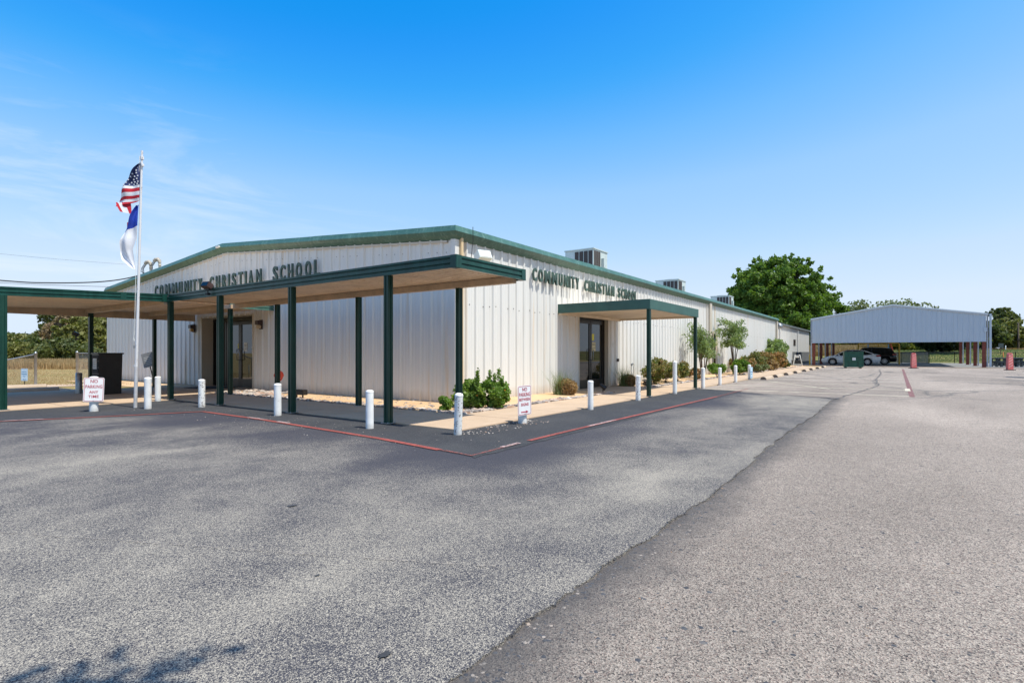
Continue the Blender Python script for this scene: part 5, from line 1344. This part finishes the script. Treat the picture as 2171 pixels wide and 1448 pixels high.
for k, (x, y, rx, h, m) in enumerate(((35.2, 7.7, 1.3, 1.05, 'leaf_hedge_rusty'), (38.2, 7.6, 1.6, 1.3, 'leaf_hedge_bronze'), (41.2, 7.5, 1.7, 1.35, 'leaf_hedge_rusty'), (44.2, 7.3, 1.7, 1.3, 'leaf_hedge_rusty'))):
    shrub(['first', 'second', 'third', 'fourth'][k] + ' rusty red and green hedge bush counted from the small trees', (x, y, 0), rx, .8, h, m, 3000, .09, 340 + k, k=20, group='rusty hedge bushes', lo=.1)
shrub('dull straw coloured low bush in front of the rusty hedge', (39.8, 6.8, 0), .9, .4, .75, 'straw', 1500, .08, 350, k=12)
shrub('dark green low bush at the far end of the rusty hedge', (46.5, 7.0, 0), 1.2, .5, .6, 'leaf_oak', 1500, .09, 351, k=12)
shrub('tall feathery light green bush near the end of the green roofed wall', (47.5, 7.9, 0), 2.9, .9, 2.3, 'leaf_desert_willow', 5200, .10, 352, k=36, elong=2.6, lo=.4)
def thin_tree(label, loc, h, rx, lo, n, seed, stems, mat='leaf_desert_willow', sz=.055):
    rg = random.Random(seed); t = thing('small_tree', label, 'tree', loc, 0, 'slender desert willow trees by the long wall')
    cs = []; rs = []; b = MB()
    for i in range(stems):
        a = rg.uniform(0, math.tau); tx, ty = math.cos(a) * rx * .55, math.sin(a) * .3
        top = Vector((tx, ty, lo + (h - lo) * rg.uniform(.55, .95)))
        b.tube([(rg.uniform(-.06, .06), rg.uniform(-.05, .05), 0), Vector((tx * .35, ty * .4, lo * .9)), top], [.032, .024, .008], 7, False)
        for j in range(8):
            u = rg.uniform(.25, 1); p = Vector((tx * .35, ty * .4, lo * .9)).lerp(top, u)
            e = p + Vector((rg.uniform(-1, 1) * rx * .6, rg.uniform(-1, 1) * rx * .35, rg.uniform(-.1, .35)))
            b.tube([p, (p + e) / 2 + Vector((0, 0, .05)), e], [.011, .007, .003], 5, False)
            cs += [tuple(e), tuple((p + e) / 2)]; rs += [(.30, .26, .22), (.24, .22, .18)]
    b.build('trunk', 'thin_bark', t)
    link('crown', leaf_mesh('crown', cs, rs, n, sz, mat, seed, elong=3.0, shell=.3), t)
thin_tree('slender light green tree just beyond the far porch post', (26.3, 7.5, 0), 2.40, 1.15, .6, 2900, 401, 6, sz=.045)
thin_tree('taller grey green small tree on a bare forked trunk by the wall', (31.9, 7.4, 0), 2.95, 1.75, 1.2, 4200, 402, 6, sz=.05)
b = MB(); rg_ = random.Random(3)
for k in range(9):
    a0 = rg_.uniform(0, 6); rr = .12 + rg_.random() * .1
    b.tube([(rr * math.cos(a0 + q * .5) * 1.3, rr * math.sin(a0 + q * .5) * .8, .03 + .02 * k + .02 * math.sin(q)) for q in range(13)], .014, 6, False)
o = b.build('garden_hose', 'black_rubber'); o.location = (18.9, 7.35, .01); props(o, 'coiled black garden hose on the gravel right of the side door', 'hose')
b = MB(); b.tube([(0, 0, 0), (0, 0, .78), (.1, 0, .80), (.16, 0, .74)], .014, 8); b.tube([(.16, 0, .0), (.16, 0, .70)], .01, 6); b.bbox((-.03, -.03, .72), (.04, .03, .78), .008); o = b.build('water_standpipe', 'galvanised'); o.location = (18.75, 7.9, .02); props(o, 'thin grey water standpipe beside the hose', 'standpipe')
t = thing('round_gravel_lamp', 'small black spotlight in the stones in front of the side door', 'ground light', (14.6, 7.05, .03), R(30))
b = MB(); b.tube([(0, 0, 0), (0, 0, .12)], .012, 6); b.build('spike', 'black_paint', t)
b = MB(); b.tube([(-.02, -.08, .12), (.03, .08, .24)], [.08, .05], 10); b.build('head', 'black_paint', t)

# ------------------------------------------------------------ carport
CPX, CPY0, CPY1 = 58.0, -5.95, 6.45; CPR = (CPY0 + CPY1) / 2; CPX2 = 78.2
cp = thing('carport', 'big open carport with pale blue grey ribbed gable sheeting on red posts', 'carport', (CPX, CPR, 0))
def cz(y): return 4.28 + 1.02 * (1 - abs(y - CPR) / (CPY1 - CPR))
npan = 12; pw = (CPY1 - CPY0) / npan
for k in range(npan):
    y0 = CPY0 + k * pw
    me = panel_mesh('gable_panel', lambda s, d: (-d, s), [p for p in rib_profile(pw, 3, .04)], lambda s: 2.15, lambda s, y0=y0: cz(y0 + s) if y0 + s < CPY1 else cz(CPY1), 'carport_sheet_paint', None)
    o = link('gable_panel', me, cp); o.location = (-.003 * (k % 2), y0 - CPR, 0)
b = MB(); b.prism([(CPY0, 2.16), (CPY1, 2.16), (CPY1, 4.27), (CPR, 5.28), (CPY0, 4.27)], 'x', CPX + .012, CPX + .03); b.build('gable_frame', 'carport_sheet_paint', cp, world=True)
b = MB(); b.bbox((CPX - .04, CPY0 - .02, 2.10), (CPX + .05, CPY1 + .02, 2.16), .008); b.build('bottom_trim', 'carport_sheet_paint', cp, world=True)
for (a_, c_) in ((CPY0 - .12, CPR), (CPR, CPY1 + .12)):
    sweep('rake_trim', (CPX, a_, cz(a_) + .02), (CPX, c_, cz(c_) + .02), (-1, 0, 0), [(.0, -.06), (.10, -.04), (.12, .08), (.0, .11)], 'carport_sheet_paint', cp)
b = MB()
for (ya, yb) in ((CPY0 - .12, CPR), (CPR, CPY1 + .12)):
    za, zb = cz(ya) + .1, cz(yb) + .1
    b.add([(CPX - .05, ya, za), (CPX2, ya, za), (CPX2, yb, zb), (CPX - .05, yb, zb), (CPX - .05, ya, za + .04), (CPX2, ya, za + .04), (CPX2, yb, zb + .04), (CPX - .05, yb, zb + .04)], [(0, 1, 2, 3), (4, 5, 6, 7), (0, 1, 5, 4), (1, 2, 6, 5), (2, 3, 7, 6), (3, 0, 4, 7)])
b.build('roof', 'roof_sheet', cp, world=True)
for x in (58.12, 64.2, 70.5, 77.8):
    for y, n in ((CPY1 - .12, 0), (CPY0 + .12, 1)):
        b = MB(); b.bbox((x, y - .12, 0), (x + .2, y + .12, 4.3), .008); b.box((x - .1, y - .2, 0), (x + .3, y + .2, .03)); b.build('post', 'red_iron', cp, world=True)
        yo = y + (.22 if n == 0 else -.22)
        b = MB(); b.bbox((x + .1, yo - .05, .05), (x + .2, yo + .05, 4.3), .01); b.build('downspout', 'carport_sheet_paint', cp, world=True)
    if x > 60:
        b = MB(); b.prism([(CPY0 + .2, 3.95), (CPR, 4.9), (CPY1 - .2, 3.95), (CPY1 - .2, 4.2), (CPR, 5.2), (CPY0 + .2, 4.2)], 'x', x + .05, x + .15); b.build('rafter', 'red_iron', cp, world=True)
b = MB(); b.bbox((CPX - .12, CPY0 - .32, .05), (CPX + .0, CPY0 - .18, 4.35), .015); b.bbox((CPX - .06, CPY0 - .03, 2.9), (CPX - .03, CPY0 + .15, 3.25), .003); b.build('downspout', 'carport_sheet_paint', cp, world=True)

# ------------------------------------------------------------ dumpster
t = thing('dumpster', 'dark green steel dumpster with a white sticker in front of the white car', 'dumpster', (50.6, 2.80, 0), R(-80))
W2, D2, H2 = .60, .60, 1.30
b = MB(); b.prism([(-D2, .08), (D2, .08), (D2, H2), (-D2, H2)], 'x', -W2, W2); b.build('body', 'dumpster_green', t)
b = MB()
for x in (-W2 - .012, -.3, .3, W2 + .012): b.bbox((x - .03, -D2 - .03, .1), (x + .03, -D2, H2), .005)
b.bbox((-W2 - .04, -D2 - .045, H2 - .09), (W2 + .04, D2 + .045, H2 - .02), .01); b.build('ribs', 'dumpster_green', t)
b = MB(); b.bbox((-.52, -D2 - .12, .84), (.52, -D2 - .03, .87), .005); b.bbox((-.52, -D2 - .12, .56), (.52, -D2 - .03, .60), .005); b.bbox((-.52, -D2 - .05, .60), (.52, -D2 - .033, .84), .004); b.build('fork_pocket', 'dumpster_green', t)
b = MB(); b.bbox((-W2 - .03, -D2 - .05, H2), (-.01, D2 + .05, H2 + .06), .02); b.bbox((.01, -D2 - .05, H2), (W2 + .03, D2 + .05, H2 + .06), .02); b.build('lid', 'black_paint', t)
b = MB(); b.box((-.11, -D2 - .125, .62), (.11, -D2 - .121, .82)); b.build('sticker', 'paper', t)
b = MB(); b.box((-.06, -D2 - .128, .68), (.06, -D2 - .126, .70)); b.box((-.06, -D2 - .128, .74), (.06, -D2 - .126, .76)); b.build('print', 'grey_print', t)
b = MB()
for x in (-.5, .5):
    for y in (-.4, .4): b.lathe([(0, 0), (.05, .01), (.06, .05), (.03, .09)], 8, (x, y, -.01))
b.build('casters', 'black_rubber', t)

# ------------------------------------------------------------ cars
def wheel(parent, x, y, r, w):
    sg = 1 if y > 0 else -1
    Mx = Matrix.Translation((x, y, r)) @ Matrix.Rotation(R(90), 4, 'X')
    b = MB(); b.lathe([(r * .64, -w / 2), (r * .94, -w / 2), (r, -w * .36), (r, w * .36), (r * .94, w / 2), (r * .64, w / 2)], 26); me = b.mesh('tyre', 'black_rubber'); me.transform(Mx)
    wh = link('wheel', me, parent)
    b = MB(); zz = -sg * w * .42
    b.lathe([(r * .64, zz - .01), (r * .64, zz + .01), (r * .58, zz), (r * .57, zz * .2)], 24)
    for k in range(10):
        a = k * math.tau / 10; m = Matrix.Translation((0, 0, zz)) @ Matrix.Rotation(a, 4, 'Z'); b.box((.04, -.024, -.012), (r * .62, .024, .012), m)
    b.lathe([(0, zz - .015 * sg * -1), (.06, zz), (.07, zz * .9)], 12); me = b.mesh('rim', 'rim_silver'); me.transform(Mx); link('rim', me, wh)
    b = MB(); b.lathe([(0, 0), (r * .57, 0)], 20); me = b.mesh('brake_shadow', 'black_paint'); me.transform(Mx); link('hub_shade_disc', me, wh)  # black disc paints in the shade behind the spokes
def car(name, label, loc, rz, stations, green, paint, wr, wx, hw, tail, suv=False):
    """stations: (x, z_low, z_belt, half width) front at +x. green: (x_bottom list) glass house outline."""
    t = thing(name, label, 'car', loc, rz)
    b = MB(); b.smooth = True; ring = []
    for (x, zl, zb, w) in stations:
        pr = [(-w * .80, zl), (-w * .95, zl + .06), (-w, zl + (zb - zl) * .45), (-w * .985, zl + (zb - zl) * .72), (-w * .90, zb - .02), (-w * .55, zb + .015), (0, zb + .03)]
        pr += [(-y, z) for y, z in pr[-2::-1]]; ring.append([(x, y, z) for y, z in pr])
    n = len(ring[0]); vs = [v for r_ in ring for v in r_]
    fs = [(i * n + j, i * n + j + 1, (i + 1) * n + j + 1, (i + 1) * n + j) for i in range(len(ring) - 1) for j in range(n - 1)]
    fs += [(i * n, (i + 1) * n, (i + 1) * n + n - 1, i * n + n - 1) for i in range(len(ring) - 1)]
    b.add(vs, fs); b.add(ring[0], [tuple(range(n))]); b.add(ring[-1], [tuple(range(n))[::-1]])
    me = b.mesh('body', paint)
    tmp = bpy.data.objects.new('tmp', me); COL.objects.link(tmp); cuts = []
    for x in wx:
        cb = MB(); cb.prism([(x + (wr + .055) * math.cos(a), wr + (wr + .055) * math.sin(a)) for a in np.linspace(0, math.tau, 29)[:-1]], 'y', -hw - .3, hw + .3)
        co_ = bpy.data.objects.new('cut', cb.mesh('cut', paint)); COL.objects.link(co_); cuts.append(co_)
        m = tmp.modifiers.new('b', 'BOOLEAN'); m.object = co_; m.operation = 'DIFFERENCE'; m.solver = 'EXACT'
    dg = bpy.context.evaluated_depsgraph_get(); me2 = bpy.data.meshes.new_from_object(tmp.evaluated_get(dg))
    for c in cuts + [tmp]: bpy.data.objects.remove(c)
    me2.name = 'body'; link('body', me2, t)
    for x in wx: b = MB(); b.box((x - wr - .03, -hw + .16, .2), (x + wr + .03, hw - .16, wr * 2 + .1)); b.build('wheel_well', 'black_rubber', t)
    # glass house: lower ring (belt) and upper ring (roof)
    lo, hi = green
    b = MB(); b.smooth = False
    def ringp(pts, wv, z): return [(x, y, zz) for (x, zz), y in zip(pts, wv)]
    n = len(lo); L0 = [(x, -w, z) for x, z, w in lo]; L1 = [(x, -w, z) for x, z, w in hi]; R0 = [(x, w, z) for x, z, w in lo]; R1 = [(x, w, z) for x, z, w in hi]
    fs = [(i, i + 1, n + i + 1, n + i) for i in range(n - 1)]
    b.add(L0 + L1, fs); b.add(R0 + R1, fs)
    b.add([L0[0], L1[0], R1[0], R0[0]], [(0, 1, 2, 3)]); b.add([L0[-1], L1[-1], R1[-1], R0[-1]], [(0, 1, 2, 3)])
    b.build('windows', 'dark_glass', t)
    b = MB(); b.smooth = True
    roof = [[(x, -w - .01, z - .01), (x, -w * .8, z + .035), (x, 0, z + .05), (x, w * .8, z + .035), (x, w + .01, z - .01)] for x, z, w in hi]
    vs = [v for r_ in roof for v in r_]; b.add(vs, [(i * 5 + j, i * 5 + j + 1, i * 5 + j + 6, i * 5 + j + 5) for i in range(len(roof) - 1) for j in range(4)])
    for sgn in (-1, 1):
        for i in (0, n // 2, n - 1):
            x0, z0, w0 = lo[i]; x1, z1, w1 = hi[i]; b.tube([(x0, sgn * (w0 + .005), z0 - .03), (x1, sgn * (w1 + .005), z1 + .0)], .035, 6)
    b.build('roof', paint, t)
    for x in wx:
        for y in (-hw + .11, hw - .11): wheel(t, x, y, wr, .21)
    x0 = stations[0][0]; x1 = stations[-1][0]
    for y in (-1, 1):
        b = MB(); b.bbox((x0 + .08, y * (hw - .30) - .15, .60), (x0 + .42, y * (hw - .30) + .15, .72), .04) if x0 < x1 else None
        # tail light wraps the rear corner
        b.build('taillight', 'tail_red', t) if False else None
        tz = tail; xr = x0; b = MB(); b.bbox((xr - .02, y * (hw - .17) - .13, tz - .07), (xr + .34, y * (hw - .17) + .135, tz + .08), .035); b.build('taillight', 'tail_red', t)
        b = MB(); b.bbox((x1 - .50, y * (hw - .22) - .10, .60), (x1 - .10, y * (hw - .22) + .11, .70), .04); b.build('headlight', 'headlight_clear', t)
        m0 = lo[-1]; b = MB(); b.bbox((m0[0] - .55, y * (hw + .09) - .09, m0[1] + .02), (m0[0] - .42, y * (hw + .09) + .07, m0[1] + .14), .03); b.build('mirror', paint, t)
        for hx in (-.9, .25):
            b = MB(); b.bbox((hx, y * (hw + .0) - .015, .80), (hx + .17, y * (hw + .0) + .015, .825), .006); b.build('door_handle', paint, t)
        for sx in (-1.05, .12, 1.15):
            b = MB(); b.box((sx, y * (hw * .985) - .012, .32), (sx + .008, y * (hw * .985) + .012, .92)); b.build('door_gap', 'black_paint', t)
    b = MB(); b.bbox((x1 - .10, -.45, .32), (x1 + .0, .45, .52), .03); b.build('grille', 'black_paint', t)
    return t
sed = [(-2.42, .42, .72, .62), (-2.34, .30, .98, .80), (-1.9, .20, 1.06, .89), (-1.2, .20, .98, .915), (0, .18, .93, .92), (.9, .18, .92, .92), (1.35, .20, .92, .91), (1.9, .20, .80, .88), (2.25, .24, .68, .78), (2.40, .34, .56, .60)]
sg = ([(-1.95, 1.05, .72), (-1.0, .98, .80), (-.1, .95, .81), (.7, .94, .80), (1.35, .90, .72)], [(-1.15, 1.36, .55), (-.75, 1.41, .60), (-.2, 1.44, .61), (.2, 1.42, .60), (.45, 1.36, .58)])
car('white_sedan', 'white sedan parked nose left in the carport behind the dumpster', (61.6, 3.6, .012), R(90), sed, sg, 'car_white', .33, (-1.40, 1.42), .92, .90)
suvs = [(-2.40, .50, .95, .70), (-2.34, .34, 1.12, .86), (-1.9, .26, 1.14, .94), (-1.0, .25, 1.12, .96), (.3, .25, 1.08, .96), (1.1, .26, 1.06, .95), (1.7, .28, 1.0, .92), (2.2, .32, .86, .82), (2.38, .42, .70, .65)]
sv = ([(-2.25, 1.13, .78), (-1.3, 1.13, .84), (-.3, 1.11, .86), (.5, 1.10, .85), (1.15, 1.06, .78)], [(-1.95, 1.60, .60), (-1.3, 1.68, .66), (-.4, 1.71, .67), (.1, 1.69, .66), (.4, 1.62, .62)])
car('black_suv', 'black sport utility vehicle parked behind the white sedan', (65.4, 2.35, .012), R(90), suvs, sv, 'car_black', .37, (-1.42, 1.42), .96, 1.02)

# ------------------------------------------------------------ right-hand small things
def channelizer(label, loc, rz):
    t = thing('traffic_channelizer', label, 'traffic channelizer', loc, rz, 'faded red traffic channelizers')
    b = MB(); b.bbox((-.28, -.18, 0), (.28, .18, .045), .01); b.build('rubber_base', 'black_rubber', t)
    b = MB()
    prof = [(-.19, .045), (.19, .045), (.175, .4), (.145, 1.05), (.12, 1.15), (.05, 1.19), (-.05, 1.19), (-.12, 1.15), (-.145, 1.05), (-.175, .4)]
    b.prism(prof, 'y', -.09, .09); b.build('body', 'channel_red', t)
    b = MB()
    for k in range(5):
        z = .16 + k * .19; b.add([(-.14, -.093, z), (.13, -.093, z + .16), (.13, -.093, z + .24), (-.14, -.093, z + .08)], [(0, 1, 2, 3)])
    b.build('stripe', 'channel_stripe', t)
    b = MB(); b.box((-.06, -.095, 1.06), (.06, -.088, 1.10)); b.build('grip_hole', 'black_paint', t)
    return t
c0 = channelizer('faded red traffic channelizer left, before the dark juniper', (52.3, -1.1, -.008), R(-60))
copy_tree(c0, (50.6, -6.42, -.008), R(-56), 'faded red traffic channelizer right, in front of the picnic tables')
def picnic_table():
    t = thing('picnic_table', 'dark slate picnic table nearest the carport corner', 'picnic table', (61.4, -7.3, .0), math.atan2(-.8163, .5776) + R(3), 'dark picnic tables beside the carport')
    b = MB()
    for k in range(5): b.bbox((-1.0, -.38 + k * .155, .72), (1.0, -.38 + k * .155 + .14, .76), .005)
    b.build('table_top', 'table_slate', t)
    for y in (-.78, .62):
        b = MB(); b.bbox((-1.0, y, .43), (1.0, y + .28, .465), .005); b.build('bench_seat', 'table_slate', t)
    for x in (-.72, .66):
        b = MB()
        b.bbox((x, -.72, .38), (x + .06, .84, .43), .005); b.bbox((x, -.40, .66), (x + .06, .40, .72), .005)
        for y in (-.66, -.25, .22, .70): b.bbox((x - .04, y - .02, 0), (x + .12, y + .08, .40 if abs(y) > .5 else .70), .005)
        b.build('leg_frame', 'table_slate', t)
    return t
pt = picnic_table()
for k, (x, y) in enumerate(((62.6, -9.0), (63.8, -10.7), (66.6, -8.4))):
    copy_tree(pt, (x, y, 0), None, ['second dark picnic table right of the carport, behind the right channelizer', 'dark picnic table cut by the right picture edge', 'dark picnic table behind the others, close to the carport posts'][k])
# yellow pipe frame
t = thing('yellow_pipe_frame', 'yellow pipe goal frame with two crossbars behind the black vehicle', 'play frame', (68.5, 1.5, 0), 0)
xa = 68.5; ya, yb = 3.3, -.26
b = MB(); b.tube([(xa, ya, 0), (xa, ya, 2.08), (xa, ya - .1, 2.17), (xa, yb + .1, 2.17), (xa, yb, 2.08), (xa, yb, 0)], .075, 10); b.build('frame', 'yellow_pipe', t, world=True)
b = MB(); b.tube([(xa, ya, 1.90), (xa, yb, 1.90)], .04, 8); b.bbox((xa - .08, (ya + yb) / 2 - .05, 1.80), (xa + .08, (ya + yb) / 2 + .05, 2.02), .02); b.build('crossbar', 'yellow_pipe', t, world=True)
b = MB(); b.lathe([(.07, 0), (.07, 1.0), (.04, 1.06), (0, 1.07)], 12); o = b.build('yellow_bollard', 'yellow_pipe'); o.location = (60.3, 6.9, 0); props(o, 'slim yellow bollard between the grey wall and the first red post', 'bollard')
# mop bucket / utility cart and blue bin
t = thing('mop_bucket', 'pale grey mop bucket cart standing against the grey painted wall', 'mop bucket', (56.6, 7.6, .02), math.atan2(-.8163, .5776))
b = MB(); b.prism([(-.28, .1), (.28, .1), (.36, .5), (-.36, .5)], 'y', -.22, .22); b.build('bucket', 'black_paint', t)
b = MB(); b.tube([(-.42, -.25, .02), (-.30, -.23, .55), (-.22, -.2, .98), (.22, -.2, .98), (.30, -.23, .55), (.42, -.25, .02)], .045, 6); b.bbox((-.40, -.28, .05), (.40, .25, .13), .02); b.bbox((-.2, -.2, .72), (.2, -.12, .96), .02); b.build('frame', 'plastic_grey', t)
t = thing('blue_bin', 'dark blue wall mounted box on the grey painted wall', 'box', (63.6, 8.35, .55))
b = MB(); b.bbox((-.5, -.25, 0), (.5, .13, .62), .03); b.build('body', 'bin_blue', t); b = MB(); b.bbox((-.55, -.3, .62), (.55, .13, .70), .02); b.build('lid', 'bin_blue', t)
# far fences
fx = 80.6
fy = [7.5 - k * 2.6 for k in range(18)]
chain_fence('chain_link_fence', 'long dark chain link fence across the grass beyond the carport', [(fx, y) for y in fy], [1.25] * len(fy), wire=.22, rw=.006, mat='cable_black', posts=.035)
t = thing('slatted_fence', 'grey slatted screen fence running back behind the left channelizer', 'fence', (79, 0, 0))
for k in range(34):
    f = k / 33; x = 80.0 - 6.0 * f; y = .7 - 3.6 * f
    b = MB(); b.box((x - .012, y - .045, .05), (x + .012, y + .045, 1.28)); b.build('slat', 'galvanised', t, world=True)
b = MB(); b.tube([(80, .7, 1.26), (74, -2.9, 1.26)], .03, 8); b.tube([(80, .7, .1), (74, -2.9, .1)], .02, 8); b.build('rail', 'cable_black', t, world=True)
for f in (0, .33, .66, 1): b = MB(); b.tube([(80 - 6 * f - .05, .7 - 3.6 * f, 0), (80 - 6 * f - .05, .7 - 3.6 * f, 1.32)], .04, 8); b.build('post', 'cable_black', t, world=True)
# road on the bank, marker, sign, utility pole
b = MB(); b.add([(112, -60, terrain_h(112, 0) + .06), (118, -60, terrain_h(118, 0) + .06), (118, 0, 1.62), (112, 0, 1.62)], [(0, 1, 2, 3)]); b.build('road', 'road_grey', kind='structure')
p = at(2122, 74); t = thing('roadside_sign', 'back of a dark square sign on a post beyond the picnic tables', 'sign', p, math.atan2(-.8163, .5776))
b = MB(); b.bbox((-.36, -.02, .95), (.36, .02, 1.55), .01); b.build('plate', 'table_slate', t); b = MB(); b.box((-.04, .02, 0), (.04, .06, 1.5)); b.build('post', 'wood_pole', t)
p = at(2127, 70); b = MB(); b.lathe([(.05, 0), (.05, .8), (0, .84)], 8); o = b.build('orange_marker', 'orange_marker'); o.location = p; props(o, 'short orange utility marker stake beside the dark square sign', 'marker')
p = at(2132, 96); b = MB(); b.lathe([(.06, 0), (.06, .9), (0, .95)], 8); o = b.build('white_marker', 'paper'); o.location = p; props(o, 'thin white marker post on the grassy bank', 'marker')
p = at(2159, 100); b = MB(); b.lathe([(.16, 0), (.12, 5.2), (0, 5.25)], 8); b.box((-.3, -.2, 1.9), (.3, .2, 2.2)); o = b.build('utility_pole', 'wood_pole'); o.location = p; props(o, 'weathered utility pole against the trees at the far right', 'utility pole')
# playground slide roof glimpsed over the vehicle
t = thing('play_tower', 'blue roofed playground tower with red slide glimpsed above the black vehicle', 'play tower', at(1862, 84))
b = MB(); b.prism([(-1.6, 1.9), (1.6, 1.9), (1.0, 2.7), (-1.0, 2.7)], 'x', -1.2, 1.2); b.build('roof', 'sign_blue', t)
for x in (-1, 1):
    for y in (-1.3, 1.3): b = MB(); b.box((x - .06, y - .06, 0), (x + .06, y + .06, 2.0)); b.build('post', 'sign_blue', t)
b = MB(); b.tube([(-1.0, -1.8, .3), (-1.0, -1.5, 1.6), (-1.0, -1.3, 2.9)], .12, 6); b.build('slide', 'security_red', t)

# ------------------------------------------------------------ tree behind the camera whose branch shades the near pavement
def shade_branch_tree():
    rg = random.Random(9); t = thing('overhanging_tree', 'tree behind the viewpoint whose outer branch shades the near pavement', 'tree', (-4.34, -3.16, 0))
    b = MB(); b.tube([(0, 0, -.1), (0, 0, 1.5), (.4, .3, 4.2), (1.0, .8, 6.4)], [.34, .27, .2, .1], 10)
    tips = [((.85, -.12), .30), ((1.05, -.32), .28), ((.55, .05), .22), ((.20, .30), .26), ((-.1, .42), .3), ((-.6, .3), .4), ((-1.3, .1), .6), ((-2.2, -.6), .9), ((-3.4, -1.6), 1.2), ((-4.5, -3), 1.6), ((-5.6, -4.5), 1.5), ((-3, -4.4), 1.4)]
    cs, rs = [], []
    for (x, y), s in tips:
        c = Vector((x + 4.2, y + 3.2, 5.5 + rg.uniform(-.15, .15))); cs.append(tuple(c)); rs.append((s, s * .75, s * .4))
        b.tube([(.7, .55, 5.0), Vector((.7, .55, 5.0)).lerp(c, .5) + Vector((0, 0, .4)), c], [.07, .045, .01], 6, False)
    b.build('trunk', 'bark', t)
    link('crown', leaf_mesh('crown', cs, rs, 5200, .06, 'leaf_oak', 9, shell=.2, weights=[r[0] ** 1.5 for r in rs]), t)
shade_branch_tree()
